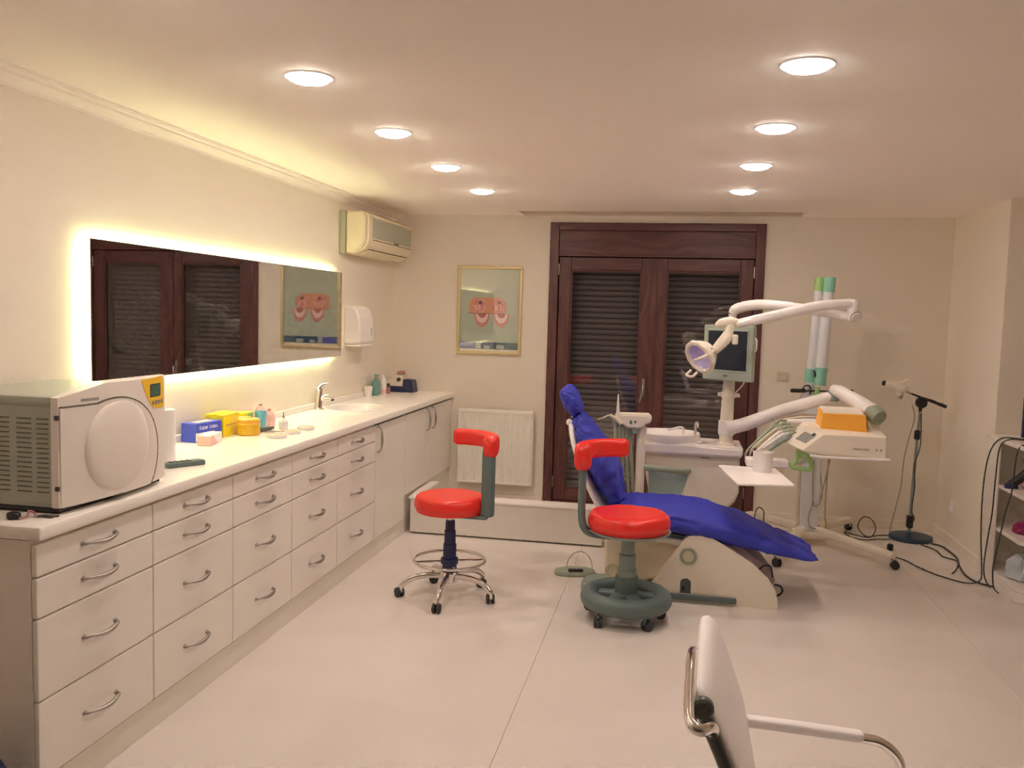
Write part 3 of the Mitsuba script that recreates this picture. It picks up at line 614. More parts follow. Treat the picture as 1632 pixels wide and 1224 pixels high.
# low box under the radiator
k = thing('low_bench', 'low long white box standing on the floor in front of the radiator', 'bench')
put('front_board', rbox((.640, -1.205, .012), (1.992, -1.180, .246), .004), 'm_cab', parent=k)
put('top_board', rbox((.628, -1.212, .246), (1.996, -1.055, .264), .006), 'm_worktop', parent=k)
put('side_return', [rbox((.616, -1.054, .246), (.690, -.62, .264), .006), rbox((.660, -1.179, .004), (.678, -.63, .246), .003)], 'm_cab', parent=k)
put('back_board', rbox((.69, -1.08, .004), (1.985, -1.062, .246), .003), 'm_cab', parent=k)
put('end_board', rbox((1.972, -1.179, .004), (1.990, -1.081, .246), .003), 'm_cab', parent=k)
put('foot_strip', rbox((.66, -1.198, 0), (1.985, -1.068, .012), .002), 'm_slot', parent=k)

# ================================================================== STOOLS
def pad_arc(c, r, a0, a1, zc, h, th, drop=0.0, rot=0):
    """curved upholstered torso pad about the point c, from angle a0 to a1 (degrees)."""
    ang = np.radians(np.linspace(a0, a1, 22)); rings = []
    for i, t in enumerate(ang):
        u = i / (len(ang) - 1); end = min(1, min(u, 1 - u) * 14 + .72)
        w = 1 + drop * max(0, 1 - u * 3.2)                      # thicker near the post
        p = np.array([c[0] + r * math.cos(t), c[1] + r * math.sin(t), zc - h * (w - 1) * .5])
        rings.append(super_ring(p, (math.cos(t), math.sin(t), 0), (0, 0, 1), th * .5 * end * (1 + .35 * (w - 1)), h * .5 * end * w, 3.6, 28))
    return loft(rings)
def castor(parent, at, heading, r=.026, fork='m_chrome', wheel='m_rubber'):
    ck = numbered(parent + '__castor'); cy = (math.cos(heading), math.sin(heading)); sd = (-cy[1], cy[0])
    ax = np.array([at[0] + cy[0] * .018, at[1] + cy[1] * .018, r])
    w = [lathe([(0, -.009), (r * .8, -.009), (r, -.006), (r, .006), (r * .8, .009), (0, .009)], ax + np.array([sd[0], sd[1], 0]) * s * .0125, 22, axis=(sd[0], sd[1], 0)) for s in (-1, 1)]
    scene[ck] = mikit.ply(join(w), wheel, smooth=40)
    hood = [super_ring(ax + np.array([cy[0] * d, cy[1] * d, z]), (sd[0], sd[1], 0), (cy[0] * .6, cy[1] * .6, .8), .008, .004, 3, 12) for d, z in ((-.030, .010), (-.018, .026), (0, r + .006), (.016, .024))]
    put('fork', [loft(hood), cyl((at[0], at[1], r + .004), (at[0], at[1], at[2]), .008, sides=12)], fork, parent=ck)
def cushion(c, z0, z1, r, seed=0):
    rows = [(0, z0), (r * .86, z0), (r * .95, z0 + .010), (r, z0 + .030), (r * 1.0, z0 + (z1 - z0) * .55), (r * .965, z1 - .018), (r * .90, z1 - .006), (r * .75, z1), (r * .4, z1 - .002), (0, z1 - .003)]
    t = lathe(spline(np.array(rows), 3), (c[0], c[1], 0), 56)
    v = np.array(t.vertices); a = np.arctan2(v[:, 1] - c[1], v[:, 0] - c[0]); rr = np.hypot(v[:, 1] - c[1], v[:, 0] - c[0]) / r
    v[:, 2] += (meshkit.noise(v * 22, seed) - .5) * .010 * np.clip(rr * 1.3 - .4, 0, 1)
    t.vertices = v; return t
# --- stool with chrome star base
k = thing('stool', 'round red stool with chrome five-star base, foot ring and navy gas column', 'stool')
c = (1.258, -2.455)
put('seat', cushion(c, .478, .572, .198, 3), 'm_red', parent=k, smooth=60, label='round red vinyl seat')
put('seat_plate', lathe([(0, .470), (.09, .470), (.15, .4775), (0, .4775)], (c[0], c[1], 0), 36), 'm_black', parent=k)
P0 = np.array([c[0] + .198, c[1] - .035, 0])
def post_mesh(x, y, z0, z1, w, d, rot):
    return move(rbox((-d / 2, -w / 2, z0), (d / 2, w / 2, z1), .014), (x, y, 0), rot)
pst = numbered(k + '__backrest_post')
scene[pst] = mikit.ply(join([post_mesh(c[0] + .222, c[1] - .070, .476, .84, .052, .066, -18), rbox((c[0] + .05, c[1] - .10, .462), (c[0] + .225, c[1] - .045, .480), .008)]), 'm_grey', smooth=40)
put('backrest_pad', pad_arc((c[0] + .026, c[1] - .052), .205, -14, 106, .868, .088, .072, .40), 'm_red', parent=k, smooth=60, label='curved red torso pad')
put('column', [lathe([(0, .13), (.040, .13), (.040, .20), (.036, .21), (.036, .295), (.031, .30), (.031, .37), (.027, .372), (.025, .425), (0, .425)], (c[0], c[1], 0), 28)], 'm_navy', parent=k)
put('piston', [cyl((c[0], c[1], .42), (c[0], c[1], .456), .012, sides=16), cyl((c[0], c[1], .450), (c[0], c[1], .474), .020, sides=16)], 'm_chrome', parent=k)
hub = numbered(k + '__hub'); scene[hub] = mikit.ply(lathe([(0, .085), (.045, .085), (.050, .095), (.050, .135), (.042, .142), (0, .142)], (c[0], c[1], 0), 28), 'm_chrome', smooth=35)
for i in range(5):
    a = math.radians(-16 + 72 * i); d = np.array([math.cos(a), math.sin(a), 0]); b = np.array([c[0], c[1], 0])
    R_ = .262
    put('leg', tube([b + d * .03 + [0, 0, .118], b + d * .12 + [0, 0, .122], b + d * .20 + [0, 0, .108], b + d * (R_ - .012) + [0, 0, .076], b + d * R_ + [0, 0, .058]], [.017, .0165, .016, .015, .013], 14, smooth_n=6), 'm_chrome', parent=k)
    castor(k, b + d * R_ + [0, 0, .062], a + 2.2 + i)
ring = [(c[0] + .195 * math.cos(t), c[1] + .195 * math.sin(t), .205) for t in np.linspace(0, 2 * np.pi, 48, endpoint=False)]
put('foot_ring', tube(ring, .0085, 10, closed=True), 'm_chrome', parent=k, smooth=60)
for i in range(4):
    a = math.radians(25 + 90 * i); d = np.array([math.cos(a), math.sin(a), 0]); b = np.array([c[0], c[1], .2])
    put('ring_spoke', cyl(b + d * .034, b + d * .19, .006, sides=10), 'm_chrome', parent=k)
put('ring_collar', lathe([(.0405, .185), (.048, .187), (.048, .215), (.0405, .217), (.0405, .185)], (c[0], c[1], 0), 28), 'm_navy', parent=k)
# --- stool with grey ring base
k = thing('stool', 'round red stool with grey ring base and column in front of the dental chair', 'stool')
c = (2.230, -2.550)
put('seat', cushion(c, .470, .562, .212, 9), 'm_red', parent=k, smooth=60, label='round red vinyl seat')
put('seat_shell', lathe(spline(np.array([(0, .425), (.06, .425), (.10, .440), (.18, .452), (.205, .466), (.200, .4695), (0, .4695)]), 3), (c[0], c[1], 0), 48), 'm_grey_light', parent=k, smooth=50)
pst = numbered(k + '__backrest_post')
pp_ = [(c[0] - .06, c[1] - .03, .440), (c[0] - .15, c[1] - .04, .442), (c[0] - .215, c[1] - .05, .462), (c[0] - .238, c[1] - .055, .53), (c[0] - .240, c[1] - .056, .64), (c[0] - .240, c[1] - .056, .78), (c[0] - .240, c[1] - .056, .86)]
scene[pst] = mikit.ply(tube(pp_, .020, 16, flat=1.75, smooth_n=7), 'm_grey', smooth=60)
put('backrest_pad', pad_arc((c[0] - .030, c[1] - .035), .215, 200, 88, .865, .095, .078, .50), 'm_red', parent=k, smooth=60, label='curved red torso pad')
put('column', lathe([(0, .14), (.052, .14), (.050, .26), (.0505, .262), (.043, .268), (.043, .335), (.044, .338), (.036, .345), (.034, .430), (0, .430)], (c[0], c[1], 0), 32), 'm_grey_light', parent=k)
put('column_sleeve', lathe([(.0, .10), (.062, .10), (.058, .225), (.0525, .228), (.0525, .13), (0, .13)], (c[0], c[1], 0), 32), 'm_grey', parent=k)
tor = [(c[0] + .190 * math.cos(t), c[1] + .190 * math.sin(t), .110) for t in np.linspace(0, 2 * np.pi, 56, endpoint=False)]
put('base_ring', tube(tor, .048, 18, closed=True, flat=.98), 'm_grey', parent=k, smooth=60)
for i in range(5):
    a = math.radians(90 + 72 * i); d = np.array([math.cos(a), math.sin(a), 0]); b = np.array([c[0], c[1], 0]); s_ = np.array([-d[1], d[0], 0])
    put('base_spoke', loft([super_ring(b + d * q + [0, 0, z], s_, (0, 0, 1), w, h_, 3, 16) for q, z, w, h_ in ((.045, .125, .040, .022), (.10, .115, .034, .02), (.16, .108, .040, .022))]), 'm_grey', parent=k, smooth=50)
for i in range(5):
    a = math.radians(-58 + 72 * i); d = np.array([math.cos(a), math.sin(a), 0]); b = np.array([c[0], c[1], 0])
    castor(k, b + d * .200 + [0, 0, .075], a + 1.9 + i * 1.3, .027, 'm_grey', 'm_rubber')

# ================================================================== DENTAL CHAIR
k = thing('dental_chair', 'reclined dental chair in a wrinkled royal blue cover on a cream base', 'dental chair')
CY = -1.95
def wrinkle(t, amp, f, seed):
    v = np.array(t.vertices); n = np.array(t.vertex_normals)
    w = v * f + (meshkit.fbm(v * 6, 2, seed + 3)[:, None] - .5) * 2.4
    d = (meshkit.fbm(v * f, 3, seed) - .5) * amp - (1 - np.abs(2 * meshkit.noise(w, seed + 1) - 1)) ** 4 * amp * .42 + (1 - np.abs(2 * meshkit.noise(w * 1.9 + 5, seed + 2) - 1)) ** 4 * amp * .25
    t.vertices = v + n * d[:, None]; return t
# leg rest and seat: stations x, top, bottom, half width
st = np.array([(2.09, .500, .415, .20), (2.14, .515, .395, .245), (2.25, .520, .370, .27), (2.42, .522, .362, .28), (2.58, .515, .348, .28), (2.74, .478, .312, .275), (2.90, .425, .285, .27), (3.03, .372, .268, .265), (3.13, .330, .262, .255), (3.20, .300, .258, .235), (3.238, .278, .262, .18)])
st = spline(st, 11)
leg_rings = []
for i, (x, zt, zbm, hw) in enumerate(st):
    q = super_ring((x, CY, (zt + zbm) / 2), (0, 1, 0), (0, 0, 1), hw, (zt - zbm) / 2, 2.6, 110)
    leg_rings.append(q)
seatm = wrinkle(loft(leg_rings), .026, np.array([7, 8, 9]), 4)
put('seat_cover', seatm, 'm_blue', parent=k, smooth=70, label='royal blue fabric cover over seat and leg rest')
# backrest
sp_ = spline(np.array([(2.135, .500, .075, .17), (2.105, .56, .115, .235), (2.06, .66, .150, .262), (1.995, .77, .145, .262), (1.945, .86, .115, .245), (1.895, .94, .080, .19), (1.872, .975, .055, .12)]), 12)
tg = np.gradient(sp_[:, :2], axis=0); tg /= np.linalg.norm(tg, axis=1, keepdims=True)
br = []
for (x, z, th, hw), (dx, dz) in zip(sp_, tg):
    nrm = np.array([dz, 0, -dx]);  nrm = nrm if nrm[0] > 0 else -nrm
    ring_ = super_ring((x, CY, z), (0, 1, 0), nrm, hw, th / 2, 2.6, 100)
    off = ((ring_[:, 1] - CY) / hw) ** 2 * .020                       # side bolsters come forward
    br.append(ring_ + off[:, None] * nrm)
put('backrest_cover', wrinkle(loft(br), .030, np.array([9, 9, 12]), 8), 'm_blue', parent=k, smooth=70, label='royal blue fabric cover over the backrest')
hr = spline(np.array([(1.882, .985, .050, .085), (1.868, 1.015, .090, .125), (1.845, 1.060, .105, .140), (1.822, 1.105, .098, .135), (1.810, 1.135, .070, .11), (1.806, 1.148, .035, .07)]), 10)
put('headrest_cover', wrinkle(loft([super_ring((x, CY, z), (0, 1, 0), (.88, 0, .45), hw, th / 2, 2.4, 80) for x, z, th, hw in hr]), .020, 15, 5), 'm_blue', parent=k, smooth=70, label='royal blue headrest cover')
put('headrest_stem', rbox((1.848, CY - .03, .94), (1.866, CY + .03, 1.02), .006), 'm_white', parent=k)
sh_ = spline(np.array([(2.075, .435, .16), (2.025, .50, .20), (1.965, .62, .215), (1.905, .76, .20), (1.868, .87, .16), (1.850, .945, .09)]), 5)
put('back_shell', loft([super_ring((x + .004, CY, z), (0, 1, 0), (.94, 0, .35), hw, .022, 3.4, 32) for x, z, hw in sh_]), 'm_white', parent=k, smooth=60, label='white plastic back shell')
put('shell_knob', lathe([(0, 0), (.016, 0), (.020, .008), (.016, .018), (0, .02)], (1.846, CY - .075, .945), 20, axis=(-.3, -1, 0)), 'm_white', parent=k)
# seat pan and lift
put('seat_pan', prism(Polygon([(2.30, .345), (2.78, .300), (2.76, .275), (2.62, .285), (2.40, .315), (2.30, .320)]).buffer(.006), CY - .20, CY + .20, 'y', .006), 'm_cream', parent=k)
base_pts = [(2.330, .030), (2.520, .345), (2.548, .368), (2.600, .378), (2.668, .366), (2.770, .310), (2.890, .238), (2.975, .160), (3.010, .105), (3.024, .055), (3.026, 0), (2.34, 0)]
y0, y1 = -2.205, -1.735
arch = Polygon([(2.508, .042), (2.566, .042), (2.566, .105)] + [(2.537 + .029 * math.cos(t), .105 + .029 * math.sin(t)) for t in np.linspace(0, np.pi, 12)] + [(2.508, .105)]).buffer(0)
bm = man(prism(Polygon(base_pts), y0, y1, 'y')) - man(prism(arch, y0 - .1, y0 + .030, 'y'))
put('base_housing', tm(bm), 'm_cream', parent=k, smooth=25)
put('base_edge', [tube([(x, y0 + .002, z) for x, z in base_pts[:-1]], .005, 8)], 'm_cream', parent=k)
put('arch_recess', prism(arch.buffer(-.001), y0 + .026, y0 + .029, 'y'), 'm_grey', parent=k, smooth=False)
put('arch_jack', cyl((2.527, y0 + .026, .072), (2.527, y0 + .010, .072), .008, sides=16), 'm_black', parent=k)
put('telescopic_cover', prism(Polygon([(2.56, .33), (2.60, .405), (2.70, .385), (2.83, .315), (2.95, .225), (3.02, .14), (2.98, .08), (2.70, .25)]), y0 + .07, y1 - .07, 'y', .006), 'm_mauve', parent=k)
emb = lathe([(0, 0), (.030, 0), (.030, .004), (.046, .005), (.047, .003), (.047, 0)], (2.546, y0 - .0005, .258), 36, axis=(0, -1, 0))
put('emblem', lathe([(.031, 0), (.031, .006), (.046, .006), (.048, .003), (.048, 0), (.031, 0)], (2.546, y0 + .0005, .258), 36, axis=(0, -1, 0)), 'm_grey_green', parent=k)
put('emblem_centre', [lathe([(0, 0), (.0305, 0), (.0305, .004), (0, .004)], (2.546, y0 + .0005, .258), 32, axis=(0, -1, 0))], 'm_cream_dark', parent=k)
put('bumper', rbox((2.330, y0 - .022, .014), (2.812, y0 - .001, .050), .010), 'm_grey', parent=k)
put('foot_plate', loft([super_ring((2.185, -2.10, z), (1, 0, 0), (0, 1, 0), .235 * s, .155 * s, 2.6, 48) for z, s in ((0, .98), (.020, 1), (.042, .98), (.052, .93))]), 'm_grey_light', parent=k, smooth=40)
link = Polygon([(2.085, .062), (2.075, .30), (2.12, .345), (2.36, .352), (2.56, .322), (2.52, .25), (2.43, .115), (2.30, .062)])
put('lift_link', prism(link, CY - .155, CY + .13, 'y', .014), 'm_beige', parent=k, smooth=30)
put('lift_cap', lathe([(0, 0), (.030, 0), (.030, .006), (.044, .008), (.046, 0)], (2.130, CY - .154, .115), 32, axis=(0, -1, 0)), 'm_cream_dark', parent=k)
put('lift_recess', prism([(2.355, .335), (2.40, .365), (2.60, .345), (2.62, .315), (2.50, .32), (2.38, .315)], CY - .18, CY - .156, 'y'), 'm_grey', parent=k, smooth=False)
put('cable', tube([(2.93, y0 + .05, .205), (2.955, y0 + .02, .235), (2.985, y0 + .02, .230), (3.0, y0 + .03, .17)], .005, 8, smooth_n=6), 'm_black', parent=k)
put('cable', tube([(3.012, y0 + .05, .125), (3.045, y0 + .04, .120), (3.055, y0 + .05, .085), (3.02, y0 + .06, .05)], .006, 8, smooth_n=6), 'm_black', parent=k)
# foot control
k = thing('foot_control', 'flat grey foot control with a wire hoop on the floor left of the chair base', 'foot pedal')
put('body', loft([super_ring((1.885, -1.850, z), (math.cos(.25), math.sin(.25), 0), (-math.sin(.25), math.cos(.25), 0), a, b, 2.5, 40) for z, a, b in ((0, .122, .066), (.012, .126, .070), (.026, .120, .064), (.036, .085, .042))]), 'm_grey_green', parent=k, smooth=40)
put('pedal', move(rbox((-.045, -.014, 0), (.045, .014, .014), .005), (1.895, -1.895, .030), 14), 'm_black', parent=k)
put('hoop', tube([(1.833 + .076 - .076 * math.cos(t), -1.84 + .02 * (1 - math.cos(t)), .028 + .105 * math.sin(t)) for t in np.linspace(.0, np.pi, 18)], .0035, 8), 'm_chrome', parent=k)
put('cable', tube([(1.985, -1.835, .015), (2.03, -1.84, .006), (2.068, -1.86, .006)], .0045, 8, smooth_n=5), 'm_rose', parent=k)

# ================================================================== DENTAL UNIT
k = thing('dental_unit', 'cream and white dental unit with spittoon, hose rack and delivery arm behind the blue chair', 'dental unit')
UY = -1.35
body = Polygon([(2.300, .0), (2.300, .40), (2.270, .55), (2.262, .70), (2.858, .70), (2.862, .46), (2.840, .40), (2.780, .34), (2.72, .0)])
rec = Polygon([(2.290, .40), (2.290, .572), (2.34, .588), (2.42, .590), (2.50, .578), (2.545, .555), (2.515, .44), (2.47, .38), (2.40, .36), (2.31, .36)])
put('body', tm(man(prism(body, UY, UY + .33, 'y', .012)) - man(prism(rec, UY - .1, UY + .045, 'y'))), 'm_cream', parent=k, smooth=30)
put('recess', prism(rec.buffer(.002), UY + .040, UY + .0445, 'y'), 'm_recess', parent=k, label='pale blue-green recessed panel')
put('name_badge', box((2.615, UY - .0012, .672), (2.675, UY + .001, .680)), 'm_grey_panel', parent=k, smooth=False)
sl = Polygon([(2.235, .694), (2.862, .694), (2.872, .715), (2.872, .752), (2.60, .758), (2.57, .765), (2.205, .765), (2.212, .735)])
put('top_shelf', prism(sl, UY - .050, UY + .36, 'y', .012), 'm_white', parent=k, smooth=30)
bowl_c = (2.405, UY + .14)
rs = []
for s, z in ((.80, .740), (.96, .758), (1.0, .785), (1.0, .806), (.985, .814), (.95, .812), (.90, .798), (.70, .775), (.35, .765), (.05, .763)):
    rs.append(super_ring((bowl_c[0], bowl_c[1], z), (1, 0, 0), (0, 1, 0), .205 * s, .190 * s, 2.4, 48))
put('spittoon', loft(rs), 'm_white_gloss', parent=k, smooth=50)
put('cup_filler', tube([(2.575, UY + .06, .764), (2.575, UY + .06, .865), (2.577, UY + .052, .892), (2.582, UY + .03, .900), (2.588, UY + .012, .890), (2.590, UY + .005, .868)], [.009, .008, .007, .007, .007, .007], 12, smooth_n=5), 'm_chrome', parent=k)
put('rinse_pipe', tube([(2.500, UY + .17, .80), (2.500, UY + .165, .835), (2.48, UY + .16, .845), (2.43, UY + .15, .832), (2.40, UY + .15, .825)], .008, 10, smooth_n=5), 'm_white', parent=k)
put('filler_base', rbox((2.47, UY + .03, .762), (2.62, UY + .11, .775), .006), 'm_white', parent=k)
# assistant's hose rack on its own tube
ax_, ay_ = 2.238, UY - .12
put('rack_post', [tube([(ax_, ay_, .10), (ax_, ay_, .60), (ax_, ay_, .868)], .029, 20), lathe([(.0, .0), (.033, 0), (.033, .03), (0, .03)], (ax_, ay_, .845), 24)], 'm_cream', parent=k)
put('rack_foot', tube([(ax_, ay_, .115), (ax_ + .02, ay_ + .06, .105), (2.33, UY + .02, .11)], .026, 14, smooth_n=5), 'm_cream', parent=k)
put('rack_bar', tube([(ax_ + .02, ay_, .612), (2.33, ay_ - .015, .612), (2.45, ay_ + .01, .602), (2.53, UY - .03, .585), (2.55, UY + .01, .582)], [.021, .020, .019, .018, .016], 14, flat=.8, smooth_n=6), 'm_grey_green', parent=k)
rk = numbered(k + '__rack_head')
hp = Polygon([(2.062, .920), (2.078, .946), (2.275, .950), (2.292, .935), (2.292, .915), (2.278, .902), (2.262, .900), (2.245, .878), (2.205, .868), (2.150, .872), (2.120, .895)]).buffer(.006)
scene[rk] = mikit.ply(prism(hp, ay_ - .070, ay_ + .055, 'y', .010), 'm_cream', smooth=30)
for i in range(2): put('button', rbox((2.165 + i * .028, ay_ - .0735, .893 + .008 * i), (2.180 + i * .028, ay_ - .0685, .915), .001), 'm_grey', parent=rk)
put('side_knob', lathe([(0, 0), (.018, 0), (.020, .008), (.017, .016), (0, .018)], (2.200, ay_ - .045, .850), 20, axis=(-.2, -1, 0)), 'm_grey_light', parent=k)
hx = [2.075, 2.098, 2.120, 2.142, 2.165]
for i, x in enumerate(hx):
    y = ay_ - .075 + i * .020
    put('holder', [cyl((x - .004, y - .012, .898), (x - .004, y + .014, .902), .014, sides=16), cyl((x, y, .875), (x, y, .915), .011, sides=14)], 'm_grey_light', parent=k)
    put('hose', tube([(x, y, .875), (x + .003, y, .80), (x - .004 + i * .006, y + .01, .60), (x + .012 + i * .008, y + .03, .36), (x + .04, y + .07, .19), (2.20 + i * .022, UY - .01 + .02 * i, .15), (2.31, UY + .05 + .02 * i, .16)], .0095 if i < 4 else .0125, 10, smooth_n=6), 'm_hose', parent=k)
put('suction_tip', tube([(2.090, ay_ - .07, .905), (2.090, ay_ - .07, .955), (2.089, ay_ - .07, 1.01), (2.088, ay_ - .07, 1.075)], [.009, .011, .008, .004], 12), 'm_cream', parent=k)
put('syringe', [tube([(2.115, ay_ - .085, .890), (2.075, ay_ - .085, .925), (2.040, ay_ - .09, .945)], [.012, .012, .010], 12), tube([(2.040, ay_ - .09, .945), (2.00, ay_ - .095, .928), (1.965, ay_ - .10, .915)], [.006, .004, .003], 10)], 'm_cream_dark', parent=k)
# delivery column, arms, head
px_, py_ = 2.772, UY + .10
put('column', [lathe([(0, 0), (.058, 0), (.060, .01), (.050, .022), (0, .022)], (px_, py_, .7525), 32), tube_raw([(px_, py_, .76), (px_, py_, .93), (px_ + .004, py_, 1.19)], [.043, .042, .036], 28)], 'm_cream', parent=k)
put('column_collar', [lathe([(.0, 0), (.048, 0), (.050, .01), (.048, .034), (.0, .036)], (px_ + .004, py_, 1.062), 28), rbox((px_ + .03, py_ - .03, 1.066), (px_ + .075, py_ + .02, 1.090), .006), rbox((px_ - .065, py_ - .03, 1.070), (px_ - .04, py_ + .02, 1.092), .006)], 'm_cream', parent=k)
put('lower_arm', [tube([(px_ + .01, py_ - .05, .865), (px_ + .12, py_ - .07, .905), (3.10, -1.38, 1.005), (3.30, -1.44, 1.085), (3.385, -1.455, 1.118)], [.044, .043, .040, .036, .034], 20, flat=1.0), cyl((px_, py_, .815), (px_, py_, .915), .052, sides=28, bev=.008)], 'm_white', parent=k)
put('elbow', [cyl((3.385, -1.455, 1.085), (3.385, -1.455, 1.150), .036, sides=24, bev=.006)], 'm_grey_light', parent=k)
put('upper_arm', [tube([(3.375, -1.460, 1.158), (3.405, -1.49, 1.150), (3.50, -1.63, 1.095), (3.562, -1.735, 1.055)], [.030, .038, .044, .046], 22)], 'm_white', parent=k)
put('arm_end_cap', lathe([(0, -.045), (.046, -.045), (.050, -.03), (.050, .022), (.046, .034), (0, .036)], (3.570, -1.750, 1.040), 28, axis=(.3, -.5, -.3)), 'm_grey_green', parent=k)
hy = -1.76
hdk = numbered(k + '__delivery_head')
hv = [(3.165, -1.895, .838), (3.268, -1.895, .926), (3.172, -1.795, .955), (3.080, -1.800, .868), (3.20, -1.600, .958), (3.14, -1.62, .850), (3.596, -1.895, .926), (3.598, -1.895, .815), (3.596, -1.600, .958), (3.590, -1.600, .820), (3.200, -1.610, .830), (3.23, -1.88, .812)]
sph = trimesh.creation.icosphere(subdivisions=2, radius=.010).vertices
scene[hdk] = mikit.ply(trimesh.convex.convex_hull(np.vstack([sph + np.array(q) for q in hv])), 'm_cream', smooth=28)
def facet(u, v, w=0.0):                       # on the sloping left facet: u along, v up it, w out of it
    o = np.array([3.165, -1.895, .838]); e1 = np.array([3.268, -1.895, .926]) - o; e2 = np.array([3.080, -1.800, .868]) - o
    n = np.cross(e1, e2); n /= np.linalg.norm(n); n = n if n[2] > 0 else -n
    return o + e1 * u + e2 * v + n * (.010 + w)
def facet_quad(u0, u1, v0, v1, w0, w1):
    return trimesh.convex.convex_hull(np.array([facet(u, v, w) for u in (u0, u1) for v in (v0, v1) for w in (w0, w1)]))
put('riser', rbox((3.530, hy + .02, .915), (3.602, hy + .10, 1.075), .012), 'm_cream', parent=hdk)
put('bottom_rim', [tube([(3.20, -1.905, .808), (3.30, -1.908, .803), (3.60, -1.908, .806), (3.612, -1.88, .810)], .009, 10, smooth_n=4)], 'm_white', parent=hdk)
put('lettering', text('Performer', .0135, (3.47, -1.9052, .853), (1, 0, 0), (0, 0, 1), .0006, True), 'm_print_text', parent=hdk, smooth=False)
for i in range(2): put('key', rbox((3.548 + i * .022, -1.9062, .855), (3.557 + i * .022, -1.9045, .863), .0004), 'm_print_text', parent=hdk)
put('keypad', facet_quad(.28, .78, .16, .74, -.001, .0018), 'm_grey_panel', parent=hdk)
put('keypad_light', facet_quad(.74, .88, .22, .36, .0, .004), 'm_dark', parent=hdk)
put('instrument_rail', prism(Polygon([(3.03, .905), (3.06, .935), (3.12, .965), (3.60, .985), (3.60, .968), (3.13, .945), (3.08, .91), (3.06, .868)]), hy + .20, hy + .29, 'y', .006), 'm_white', parent=k)
put('back_handle', [tube([(3.04, hy + .27, .955), (3.20, hy + .30, .985), (3.42, hy + .30, .988), (3.53, hy + .26, .98)], .013, 12, smooth_n=5)], 'm_chrome', parent=k)
put('hose_guide', tube([(3.085, -1.56, .940), (3.085, -1.68, .915), (3.075, -1.79, .876)], .016, 12), 'm_grey_green', parent=k)
ins = ['m_grey_green', 'm_cream_dark', 'm_cream', 'm_pale_tube', 'm_grey_light']
for i in range(5):
    q = i / 4                                   # 0 front, 1 back
    root = np.array([3.108 - .050 * q, -1.80 + .25 * q, .900 + .042 * q]); tip = np.array([2.972 - .092 * q, -1.87 + .225 * q, .815 - .030 * q + .012 * (i % 2)])
    mid = root * .45 + tip * .55
    hk_ = numbered(k + '__handpiece')
    scene[hk_] = mikit.ply(tube([root, root * .8 + tip * .2 + [0, 0, .008], mid + [0, 0, .006], tip], [.012, .013, .012, .0075], 14), ins[(4 - i) % 5], smooth=50)
    put('tip', tube([tip, tip + [-.012, -.004, -.022], tip + [-.016, -.006, -.045]], [.0075, .006, .0035], 10), 'm_chrome', parent=hk_)
    put('arm_rest', [tube([root + [.05, 0, .02], root + [.01, 0, .022], root * .8 + tip * .2 + [-.005, 0, .019]], [.008, .009, .006], 8)], 'm_hose', parent=k)
put('hanger', [tube([(3.150, hy - .02, .825), (3.145, hy - .02, .76), (3.120, hy - .03, .722), (3.17, hy - .03, .712), (3.225, hy - .03, .712), (3.225, hy - .02, .745), (3.20, hy - .02, .79), (3.19, hy - .02, .826)], .013, 10, flat=.8, smooth_n=5), rbox((3.150, hy - .025, .77), (3.185, hy + .0, .825), .006)], 'm_lime', parent=k, label='pale green hanger under the delivery head')
# tray
tz = .708
tp = Polygon([(2.700, -1.815), (3.025, -1.815), (3.072, -2.330), (2.775, -2.385)]).buffer(-.012).buffer(.012)
put('tray', prism(tp, tz - .008, tz + .004, 'z', .003), 'm_white', parent=k, label='white square instrument tray')
put('tray_arm', [rbox((2.86, -1.82, .712), (3.10, -1.70, .757), .010), tube([(3.10, -1.75, .735), (3.19, -1.74, .75), (3.26, -1.74, .79), (3.27, -1.74, .81)], .016, 12, smooth_n=4)], 'm_white', parent=k)
solo('cup', lathe([(0, 0), (.052, 0), (.054, .004), (.055, .105), (.057, .112), (.052, .112), (.050, .006), (0, .006)], (2.938, -1.960, tz + .0042), 36), 'm_white', 'white plastic cup standing on the white instrument tray', 'cup')
k2 = thing('yellow_box', 'orange-yellow tapered plastic box on top of the delivery head', 'box')
fr_ = lambda s, z: np.array([(3.385 + a * .125 * s, -1.735 + b * .095 * s, z + .0098 * b) for a, b in ((-1, -1), (1, -1), (1, 1), (-1, 1))])
put('box', trimesh.convex.convex_hull(np.vstack([fr_(1.0, .9535), fr_(1.0, .957), fr_(.93, 1.050), fr_(.88, 1.055)])), 'm_orange', parent=k2, smooth=False)
put('lid', trimesh.convex.convex_hull(np.vstack([fr_(.87, 1.0545), fr_(.87, 1.057), fr_(.84, 1.060)])), 'm_cream', parent=k2, smooth=False)
# chair-side monitor on the column
k = thing('monitor', 'small flat monitor in a grey-green frame on the dental unit column', 'monitor')
mc = np.array([2.760, UY - .01, 1.362]); rz = -35
def mon(m): return move(m, mc, rz)
put('case', mon(rbox((-.178, -.022, -.185), (.178, .022, .165), .010)), 'm_bezel', parent=k)
put('back_bulge', mon(rbox((-.11, .020, -.12), (.11, .070, .10), .016)), 'm_bezel', parent=k)
put('screen', mon(rbox((-.140, -.0235, -.118), (.140, -.0215, .128), .0008)), 'm_screen', parent=k)
put('bezel_lip', [mon(rbox((-.150, -.0255, -.128), (.150, -.0215, -.118), .002)), mon(rbox((-.150, -.0255, .128), (.150, -.0215, .138), .002)), mon(rbox((-.150, -.0255, -.118), (-.140, -.0215, .128), .002)), mon(rbox((.140, -.0255, -.118), (.150, -.0215, .128), .002))], 'm_bezel', parent=k)
put('side_handle', mon(tube([(.178, .0, .09), (.190, .0, .075), (.190, .0, .02), (.178, .0, .005)], .005, 8, smooth_n=4)), 'm_white', parent=k)
